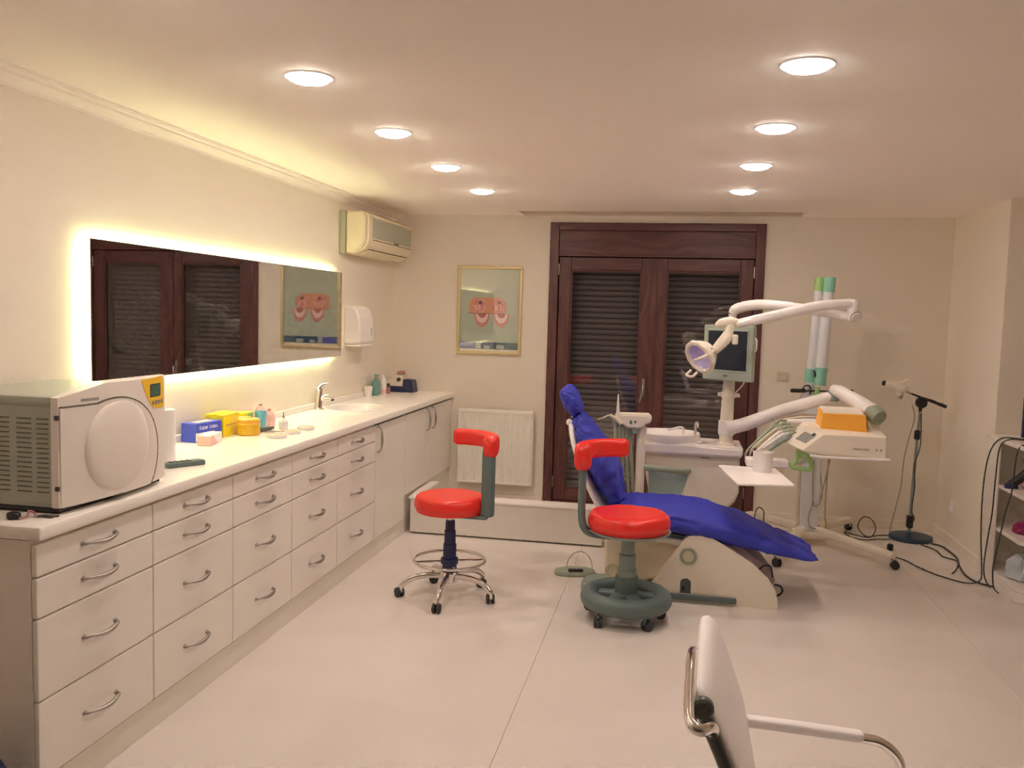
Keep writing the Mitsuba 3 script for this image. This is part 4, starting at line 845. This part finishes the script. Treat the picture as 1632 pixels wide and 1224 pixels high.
put('key_mark', mon(rbox((-.022, -.0232, -.160), (.010, -.0215, -.150), .0005)), 'm_grey', parent=k)
put('mount', [tube_raw([(px_ + .004, py_, 1.1905), (px_ + .004, py_, 1.598)], [.026, .024], 20), mon(rbox((-.035, .068, -.05), (.035, .092, .03), .008))], 'm_cream', parent=k)
put('cable', tube([(2.86, UY + .0, 1.185), (2.86, UY + .02, 1.16), (2.835, UY + .05, 1.12), (2.815, UY + .08, 1.095)], .005, 8, smooth_n=6), 'm_cream', parent=k)
# operating light
k = thing('operating_lamp', 'white dental operating lamp on a folding double arm above the blue chair', 'lamp')
el = np.array([3.455, -1.52, 1.640])
put('lower_arm', tube([(px_ + .004, py_ + .0, 1.599), (px_ + .03, py_ - .01, 1.632), (2.92, -1.30, 1.660), (3.10, -1.40, 1.652), (3.28, -1.47, 1.622), (3.43, -1.52, 1.600)], [.028, .034, .033, .030, .027, .027], 18, smooth_n=4), 'm_white_gloss', parent=k)
put('elbow', [lathe([(0, -.062), (.030, -.062), (.036, -.050), (.036, .040), (.028, .058), (0, .062)], el, 26), lathe([(0, 0), (.031, 0), (.033, .006), (.028, .012), (0, .014)], (el[0] + .012, el[1] - .028, el[2] - .040), 24, axis=(.3, -.75, -.6))], 'm_white_gloss', parent=k)
put('elbow_ring', lathe([(.026, -.004), (.0345, -.004), (.0345, .004), (.026, .004), (.026, -.004)], (el[0] + .013, el[1] - .029, el[2] - .041), 24, axis=(.3, -.75, -.6)), 'm_grey_light', parent=k)
put('upper_arm', tube([el + [-.02, -.01, .035], (3.25, -1.58, 1.655), (3.05, -1.62, 1.606), (2.88, -1.65, 1.562), (2.775, -1.66, 1.536)], [.030, .031, .030, .030, .026], 18, smooth_n=4), 'm_white_gloss', parent=k)
put('wrist', [tube([(2.79, -1.66, 1.545), (2.745, -1.665, 1.550), (2.69, -1.665, 1.540), (2.66, -1.67, 1.525)], [.020, .030, .026, .014], 16, smooth_n=4), cyl((2.745, -1.665, 1.54), (2.730, -1.67, 1.455), .026, .028, sides=20)], 'm_cream', parent=k)
put('yoke', [tube([(2.735, -1.675, 1.470), (2.700, -1.69, 1.425), (2.655, -1.71, 1.375)], [.036, .034, .026], 16), tube([(2.655, -1.715, 1.378), (2.625, -1.740, 1.356), (2.590, -1.750, 1.336), (2.560, -1.735, 1.322), (2.545, -1.700, 1.316)], [.013, .011, .010, .009, .008], 10, smooth_n=4), rbox((2.755, -1.70, 1.415), (2.790, -1.655, 1.475), .008)], 'm_cream', parent=k)
hn = np.array([-.66, -.58, -.48]); hn /= np.linalg.norm(hn); hc = np.array([2.600, -1.640, 1.352])
put('reflector', lathe([(0, .0), (.045, .004), (.068, .016), (.082, .040), (.0845, .042), (.076, .006), (.045, -.014), (0, -.018)], hc, 40, axis=hn), 'm_lavender', parent=k, smooth=50, label='glossy lavender reflector')
t_ = lathe([(.084, .024), (.104, .020), (.114, .034), (.110, .052), (.092, .056), (.083, .044), (.084, .024)], (0, 0, 0), 12)
t_.apply_transform(trimesh.geometry.align_vectors([0, 0, 1], hn)); t_.apply_translation(hc)
put('frame', t_, 'm_cream', parent=k, smooth=20)
put('back_cover', lathe([(0, -.055), (.035, -.054), (.072, -.030), (.096, .008), (.104, .026), (.090, .026), (.055, -.016), (0, -.020)], hc, 40, axis=hn), 'm_cream', parent=k, smooth=50)
put('grip', tube([hc + hn * .045 + np.array([-.010, -.055, -.085]), hc + hn * .070 + np.array([-.02, -.050, -.100]), hc + hn * .070 + np.array([-.055, .0, -.095]), hc + hn * .045 + np.array([-.045, .02, -.080])], .008, 10, smooth_n=6), 'm_cream', parent=k)

# ================================================================== RIGHT CORNER
# mobile equipment column behind the dental unit
k = thing('mobile_stand', 'tall white and mint-green equipment column on a castor base by the back wall', 'equipment stand')
mx, my = 3.405, -.62
put('post', rbox((mx - .068, my - .040, .0855), (mx + .062, my + .045, 1.020), .012), 'm_pale_tube', parent=k)
put('post_edge', rbox((mx - .084, my - .030, .0855), (mx - .069, my + .030, .56), .006), 'm_beige', parent=k)
put('base_plate', rbox((mx - .105, my - .11, .045), (mx + .11, my + .09, .085), .012), 'm_cream', parent=k)
for tgt in ((3.850, -1.190), (3.105, -1.330), (3.78, -.16), (3.02, -.20)):
    a = np.array([mx + (.06 if tgt[0] > mx else -.05), my + (-.05 if tgt[1] < my else .05), .095]); b = np.array([tgt[0], tgt[1], .085])
    d = b - a; d /= np.linalg.norm(d); s_ = np.array([-d[1], d[0], 0])
    put('leg', loft([super_ring(a + (b - a) * q, s_, (0, 0, 1), w, h_, 3.2, 20) for q, w, h_ in ((0, .036, .030), (.5, .034, .027), (.94, .030, .024), (1.0, .022, .016))]), 'm_cream', parent=k, smooth=50)
    castor(k, b + np.array([d[0] * -.01, d[1] * -.01, -.018]), math.atan2(d[1], d[0]) + 1.0, .027, 'm_steel', 'm_rubber')
put('head_bracket', [rbox((mx - .10, my - .05, 1.022), (mx + .06, my + .04, 1.070), .010)], 'm_white', parent=k)
put('handlebar', tube([(mx - .165, my - .06, 1.080), (mx + .235, my - .065, 1.090)], .006, 10), 'm_black', parent=k)
put('grip', cyl((mx - .175, my - .06, 1.080), (mx - .075, my - .061, 1.083), .014, sides=16, bev=.004), 'm_black', parent=k)
put('grip', cyl((mx + .155, my - .063, 1.088), (mx + .240, my - .065, 1.090), .014, sides=16, bev=.004), 'm_black', parent=k)
# two upright tubes with mint end sleeves
tx0, tx1 = mx - .020, mx + .048
put('tube', tube_raw([(tx0 - .022, my, 1.06), (tx0 + .006, my, 1.80)], [.034, .030], 24), 'm_pale_tube', parent=k)
put('tube', tube_raw([(tx1 - .026, my - .02, 1.12), (tx1 + .002, my - .02, 1.81)], [.040, .036], 24), 'm_pale_tube', parent=k)
put('top_sleeve', tube_raw([(tx1 + .000, my - .02, 1.770), (tx1 + .004, my - .02, 1.872)], [.040, .041], 24), 'm_mint', parent=k)
put('top_sleeve', tube_raw([(tx0 + .003, my, 1.778), (tx0 + .007, my, 1.870)], [.033, .033], 24), 'm_lime', parent=k)
put('lower_sleeve', tube_raw([(tx1 - .028, my - .02, 1.125), (tx1 - .020, my - .02, 1.245)], [.044, .044], 24), 'm_mint', parent=k)
put('lower_sleeve', tube_raw([(tx0 - .024, my, 1.140), (tx0 - .018, my, 1.235)], [.037, .037], 24), 'm_mint', parent=k)
put('hook', tube([(tx0 - .005, my - .040, 1.225), (tx0 + .004, my - .048, 1.205), (tx0 + .002, my - .046, 1.180)], .006, 8, smooth_n=4), 'm_black', parent=k)
put('lime_tube', tube_raw([(mx + .000, my - .055, 1.045), (mx + .002, my - .055, 1.110)], [.020, .020], 18), 'm_lime', parent=k)
put('glass_tube', tube_raw([(mx - .068, my - .045, 1.045), (mx - .064, my - .045, 1.115)], [.016, .016], 18), 'm_pale_tube', parent=k)
put('cable', tube([(mx - .10, my - .07, 1.085), (mx - .085, my - .075, 1.115), (mx - .055, my - .075, 1.120), (mx - .040, my - .07, 1.09), (mx - .045, my - .065, 1.06)], .005, 8, smooth_n=5), 'm_black', parent=k)
for pts in ([(mx + .005, my - .052, .80), (mx + .006, my - .058, .45), (mx + .012, my - .060, .30), (mx - .01, my - .065, .20), (mx + .0, my - .075, .13), (mx + .05, my - .075, .112)],
            [(mx + .05, my - .02, .86), (mx + .055, my - .03, .55), (mx + .075, my - .04, .38), (mx + .065, my - .05, .30), (mx + .030, my - .052, .27), (mx + .018, my - .054, .30)],
            [(mx + .10, my - .02, .84), (mx + .108, my - .03, .60), (mx + .104, my - .03, .35), (mx + .106, my - .03, .22), (mx + .12, my - .01, .11)],
            [(mx + .135, my, .84), (mx + .125, my - .02, .66), (mx + .11, my - .03, .55), (mx + .085, my - .04, .42), (mx + .06, my - .05, .32)]):
    put('cable', tube(pts, .0048, 8, smooth_n=6), 'm_cable_pale', parent=k)
put('cable_arm', tube([(mx + .02, my - .02, .845), (mx + .06, my - .02, .838), (mx + .11, my - .01, .850), (mx + .145, my, .865)], .006, 8, smooth_n=4), 'm_cable', parent=k)
# slim stand with boom and blue disc base
k = thing('boom_stand', 'slim grey stand with a black clamp boom and a blue disc base in the corner', 'stand')
bx, by = 4.170, -.315
put('base', lathe([(0, 0), (.145, 0), (.150, .006), (.146, .030), (.10, .040), (.03, .052), (0, .052)], (bx, by, 0), 44), 'm_disc_blue', parent=k)
put('pole', tube_raw([(bx - .012, by, .05), (bx - .004, by, .52), (bx + .010, by, 1.0)], [.011, .011, .008], 16), 'm_grey_light', parent=k)
put('base_clamp', rbox((bx - .034, by - .022, .085), (bx + .008, by + .022, .175), .008), 'm_black', parent=k)
put('height_clamp', lathe([(0, 0), (.018, 0), (.020, .01), (.020, .058), (.016, .068), (0, .068)], (bx, by, .735), 20), 'm_black', parent=k)
put('boom_joint', [lathe([(0, -.02), (.038, -.02), (.040, -.012), (.040, .012), (.038, .02), (0, .02)], (bx + .010, by - .015, 1.005), 26, axis=(0, -1, 0)), cyl((bx + .010, by, .94), (bx + .010, by, 1.0), .012, sides=14)], 'm_black', parent=k)
put('boom', tube([(bx - .075, by - .04, 1.072), (bx + .0, by - .04, 1.043), (bx + .07, by - .035, 1.022), (bx + .155, by - .03, .990)], [.0065, .0085, .012, .010], 12), 'm_black', parent=k)
put('counterweight', tube([(bx + .130, by - .03, 1.000), (bx + .175, by - .03, .983)], [.013, .012], 14), 'm_black', parent=k)
put('boom_tip', tube([(bx - .110, by - .04, 1.086), (bx - .070, by - .04, 1.070)], .009, 12), 'm_steel', parent=k)
put('lamp_head', [tube([(bx - .250, by - .045, 1.135), (bx - .20, by - .045, 1.125), (bx - .135, by - .042, 1.105), (bx - .105, by - .04, 1.085)], [.020, .036, .042, .022], 18, smooth_n=4), tube([(bx - .170, by - .045, 1.12), (bx - .125, by - .05, 1.150), (bx - .100, by - .05, 1.172)], [.020, .014, .008], 12), tube([(bx - .165, by - .045, 1.10), (bx - .16, by - .05, 1.07), (bx - .135, by - .05, 1.05)], [.022, .022, .018], 12)], 'm_cream', parent=k)
put('lens_ring', [lathe([(0, 0), (.017, 0), (.019, .012), (.014, .016), (0, .016)], (bx - .252, by - .046, 1.136), 20, axis=(-1, -.2, .2))], 'm_black', parent=k)
put('lens_ring', tube([(bx - .150, by - .052, 1.052), (bx - .130, by - .052, 1.045)], [.018, .020], 14), 'm_steel', parent=k)
put('cable', tube([(bx - .06, by - .05, .99), (bx - .035, by - .04, .90), (bx - .060, by - .035, .76), (bx - .085, by - .03, .60), (bx - .095, by - .03, .40), (bx - .12, by - .035, .25), (bx - .16, by - .05, .06)], .0045, 8, smooth_n=6), 'm_cable_pale', parent=k)
put('cable', tube([(bx + .012, by - .022, .93), (bx + .020, by - .022, .70), (bx - .010, by - .022, .55), (bx + .0, by - .025, .40), (bx - .010, by - .025, .22), (bx + .010, by - .03, .16), (bx - .02, by - .03, .10)], .004, 8, smooth_n=6), 'm_cable', parent=k)
# open corner shelf
k = thing('shelf_unit', 'white open shelf unit with clipped corner boards at the right edge', 'shelf unit')
sx, y_b, y_f = 4.372, -1.106, -1.700
def board(z0, z1, inset=0.0):
    return prism([(sx + inset, y_b), (sx + inset, y_f), (4.62, -1.950 + inset), (5.25, -1.950 + inset), (5.25, y_b)], z0, z1, 'z', .004)
for z in (.058, .330, .590): put('board', board(z, z + .022, .012), 'm_cab', parent=k)
put('top_board', board(.868, .892), 'm_cab', parent=k)
put('toe_board', board(.0, .0575, .004), 'm_cab', parent=k)
put('side_panel', rbox((sx + .002, -1.345, .058), (sx + .0115, y_b, .868), .002), 'm_cab', parent=k)
put('back_panel', rbox((sx + .012, y_b - .011, .081), (5.25, y_b, .867), .002), 'm_cab', parent=k)
put('end_panel', rbox((5.251, -1.94, 0), (5.27, y_b, .892), .003), 'm_cab', parent=k)
put('upright', rbox((4.80, -1.80, .353), (4.818, y_b - .012, .589), .002), 'm_cab', parent=k)
# screen on the shelf
k = thing('screen', 'black flat computer screen standing on the white shelf unit', 'screen')
sc = np.array([4.635, -1.50, .892])
put('panel', move(rbox((-.205, -.014, .030), (.205, .014, .272), .006), sc, 0), 'm_navy', parent=k)
put('glass', move(rbox((-.195, -.0155, .040), (.195, -.0138, .264), .0006), sc, 0), 'm_screen', parent=k)
put('foot', [move(rbox((-.10, -.06, 0), (.10, .07, .012), .005), sc, 0), move(rbox((-.03, .012, .010), (.03, .034, .12), .005), sc, 0)], 'm_black', parent=k)
# things on the shelves
k = thing('hand_piece', 'black angled hand-held device with a rose grip on the upper open shelf', 'device')
b = np.array([4.425, -1.445, .6125])
put('body', [tube([b + [-.02, .0, .022], b + [.03, .0, .055], b + [.085, 0, .110], b + [.11, 0, .150]], [.020, .026, .028, .022], 16, smooth_n=4), tube([b + [.055, 0, .175], b + [.10, 0, .165], b + [.14, 0, .135]], [.020, .024, .022], 14)], 'm_black', parent=k)
put('foot', [loft([super_ring(b + [-.01, 0, z], (1, 0, 0), (0, 1, 0), a, c_, 2.4, 24) for z, a, c_ in ((0.0005, .036, .030), (.02, .036, .03), (.036, .02, .018))])], 'm_navy', parent=k)
put('grip', tube([b + [.045, -.02, .012], b + [.085, -.02, .055], b + [.10, -.015, .095]], [.022, .026, .020], 14, smooth_n=4), 'm_rose', parent=k)
def crumple(c, a, bb, h, seed, amp):
    rr = [super_ring((c[0], c[1], c[2] + h * z), (1, 0, 0), (0, 1, 0), a * s, bb * s, 2.2, 40) for z, s in ((0, .86), (.08, .98), (.3, 1), (.6, .86), (.85, .55), (1, .12))]
    t = loft(rr); v = np.array(t.vertices); w = np.clip((v[:, 2] - c[2]) / (h * .15), 0, 1)
    v += np.array(t.vertex_normals) * ((meshkit.fbm(v * 32, 3, seed) - .5) * amp * w)[:, None]
    t.vertices = v; return t
solo('cloth', crumple((4.505, -1.47, .3525), .075, .08, .065, 3, .05), 'm_magenta', 'crumpled dark magenta cloth on the middle open shelf', 'cloth', smooth=50)
solo('plastic_bag', crumple((4.50, -1.47, .0805), .085, .10, .15, 6, .085), 'm_bag', 'crumpled pale plastic bag on the lowest open shelf', 'bag', smooth=30)
# cables hanging from the shelf and lying on the floor
def cable(label, pts, r=.0042, m='m_cable', n=8):
    return solo('cable', tube(pts, r, 8, smooth_n=n), m, label, 'cable', smooth=60)
cable('black cable hanging farthest left from the screen over the shelf edge', [(4.52, -1.46, .900), (4.44, -1.40, .905), (4.372, -1.36, .895), (4.325, -1.35, .83), (4.300, -1.35, .70), (4.290, -1.36, .50), (4.292, -1.38, .28), (4.300, -1.40, .12), (4.290, -1.42, .035), (4.22, -1.40, .008), (4.10, -1.27, .006), (4.02, -1.10, .006), (3.98, -.96, .006), (3.90, -.85, .006), (3.87, -.77, .006), (3.92, -.71, .006)])
cable('black cable hanging in the middle from the shelf edge', [(4.53, -1.50, .899), (4.46, -1.46, .903), (4.385, -1.43, .897), (4.345, -1.42, .84), (4.335, -1.42, .65), (4.330, -1.42, .45), (4.312, -1.425, .27), (4.302, -1.43, .13), (4.312, -1.44, .05), (4.335, -1.46, .008)])
cable('black cable hanging nearest the viewer, slanting down from the shelf edge', [(4.56, -1.62, .898), (4.48, -1.62, .903), (4.405, -1.64, .900), (4.362, -1.652, .86), (4.350, -1.652, .70), (4.345, -1.652, .62), (4.325, -1.64, .50), (4.312, -1.61, .32), (4.306, -1.57, .16), (4.322, -1.55, .04), (4.345, -1.57, .008)])
cable('thick black cable along the floor from the disc base to the shelf foot', [(4.28, -.44, .008), (4.33, -.50, .008), (4.345, -.66, .008), (4.34, -.82, .008), (4.30, -1.00, .008), (4.27, -1.22, .008), (4.29, -1.36, .008), (4.355, -1.44, .008)], .006)
cable('black looped cable on the floor left of the disc base', [(4.01, -.40, .008), (3.92, -.42, .008), (3.82, -.47, .008), (3.74, -.42, .008), (3.72, -.26, .008), (3.78, -.33, .008), (3.88, -.37, .008), (3.93, -.30, .06), (3.90, -.26, .12), (3.84, -.28, .13), (3.80, -.33, .07), (3.85, -.36, .010), (3.95, -.30, .008), (4.02, -.28, .010)])
cable('thin black cable on the floor right of the disc base', [(4.20, -.48, .006), (4.26, -.62, .006), (4.26, -.78, .006), (4.32, -.88, .006), (4.26, -1.08, .006), (4.20, -1.20, .006)], .0045)
cable('short black cable loop on the floor behind the blue leg rest', [(3.07, -.40, .006), (3.06, -.36, .10), (3.085, -.34, .165), (3.125, -.35, .14), (3.125, -.40, .04), (3.17, -.46, .008), (3.25, -.56, .006), (3.30, -.62, .012)])
k = solo('plug', [lathe([(0, 0), (.018, 0), (.021, .012), (.021, .034), (.015, .044), (0, .044)], (3.945, -.690, 0), 20)], 'm_black', 'small black plug on the floor in front of the disc base', 'plug')

# ================================================================== FOREGROUND CHAIR
k = thing('office_chair', 'white office chair with chrome frame and white arm pads in the foreground', 'chair')
yF, yN = -4.880, -5.375
def bx_(z): return np.interp(z, [.38, .47, .57, .66, .75, .83, .86], [2.668, 2.640, 2.622, 2.603, 2.572, 2.542, 2.526])
zz = np.array([.44, .48, .54, .60, .66, .72, .77, .81, .838, .851, .856])
th = np.array([.016, .022, .024, .024, .024, .024, .023, .022, .019, .013, .004])
rings = []
for z, t in zip(zz, th):
    c_ = np.array([bx_(z) - .014 * np.clip((z - .5) / .3, 0, 1), (yF + yN) / 2, z]); rings.append(super_ring(c_, (.055 * np.clip((z - .5) / .3, 0, 1), 1, 0), (1, 0, .25), abs(yF - yN) / 2 - (.05 if z > .853 else .028 if z > .845 else .010 if z > .83 else 0), t, 5, 44))
put('backrest', loft(rings), 'm_seat_white', parent=k, smooth=50)
srg = [super_ring((x, (yF + yN) / 2, z), (0, 1, 0), (0, 0, 1), w, t, 4, 40) for x, z, w, t in ((2.655, .452, .22, .010), (2.68, .440, .24, .022), (2.80, .425, .247, .026), (2.95, .425, .247, .027), (3.06, .438, .24, .024), (3.10, .430, .22, .010))]
put('seat', loft(srg), 'm_seat_white', parent=k, smooth=50)
for y, s, o, zt in ((yF + .016, 1, 0, .60), (yN - .016, -1, -.028, .838)):
    put('side_rail', tube([(bx_(zt) - .002 + o, y, zt), (bx_(zt * .5 + .30) + o * .8, y, zt * .5 + .30), (bx_(.575) + .002 + o * .2, y, .575), (2.645, y, .48), (2.69, y, .405), (2.78, y, .388), (3.0, y, .392), (3.10, y, .41)], [.014, .013, .013, .013, .013, .013, .013, .012], 16, smooth_n=5), 'm_post_dark', parent=k)
    put('rail_cap', lathe([(0, -.012), (.018, -.012), (.021, -.006), (.021, .010), (.016, .016), (0, .017)], (bx_(zt) + o, y, zt), 22, axis=(0, s, 0)), 'm_post_dark', parent=k)
hb = [(2.520, yF + .005 - .24, .800), (2.497, yF - .25, .842), (2.492, -5.20, .848), (2.487, -5.34, .848), (2.485, -5.445, .848), (2.488, -5.485, .848), (2.496, -5.500, .848), (2.507, -5.494, .844), (2.519, -5.462, .834), (2.528, -5.425, .815), (2.531, -5.394, .792)]
put('back_handle', tube(hb[1:], .0115, 16, smooth_n=5), 'm_chrome', parent=k)
put('handle_bracket', tube([(2.497, yF - .25, .842), (2.506, yF - .235, .836), (2.528, yF - .235, .826)], .0125, 14, smooth_n=3), 'm_chrome', parent=k)
for y, s in ((yF + .020, 1), (yN - .030, -1)):
    a = [(bx_(.59) + .006, y, .576), (2.645, y, .576), (2.90, y, .568), (2.955, y, .560), (2.992, y, .530), (3.000, y, .49), (2.975, y, .44), (2.940, y, .395)]
    put('arm_frame', tube(a, .0115, 14, flat=1.3, smooth_n=6), 'm_chrome', parent=k)
    put('arm_pad', loft([super_ring((x, y, z), (0, 1, 0), (0, 0, 1), w, h_, 3, 24) for x, z, w, h_ in ((2.640, .580, .014, .009), (2.646, .580, .018, .012), (2.78, .576, .019, .013), (2.905, .572, .018, .012), (2.912, .572, .014, .009))]), 'm_seat_white', parent=k, smooth=50)
put('column', [cyl((2.86, (yF + yN) / 2, .12), (2.86, (yF + yN) / 2, .40), .025, sides=24), rbox((2.78, yN + .15, .385), (2.94, yF - .15, .41), .008)], 'm_chrome', parent=k)
put('under_bar', [cyl((2.86, yN - .02, .392), (2.86, yF + .02, .392), .012, sides=14)], 'm_chrome', parent=k)
for i in range(5):
    a = math.radians(20 + 72 * i); d = np.array([math.cos(a), math.sin(a), 0]); b = np.array([2.86, (yF + yN) / 2, 0])
    put('base_leg', loft([super_ring(b + d * q + [0, 0, z], (-d[1], d[0], 0), (0, 0, 1), w, h_, 3, 16) for q, z, w, h_ in ((.0, .115, .026, .020), (.15, .10, .022, .016), (.29, .078, .018, .012), (.305, .076, .012, .009))]), 'm_chrome', parent=k, smooth=50)
    castor(k, b + d * .285 + [0, 0, .070], a + 1.3, .026, 'm_black', 'm_rubber')
# bag leaning at the cabinet end
k = thing('bag', 'dark navy bag on the floor at the near end of the cabinets', 'bag')
put('body', crumple((.505, -4.985, 0), .115, .15, .34, 11, .05), 'm_navy', parent=k, smooth=50)
put('strap', tube([(.48, -4.985, .30), (.485, -4.985, .40), (.515, -4.985, .44), (.55, -4.985, .40), (.545, -4.985, .29)], .008, 8, smooth_n=6), 'm_black', parent=k)
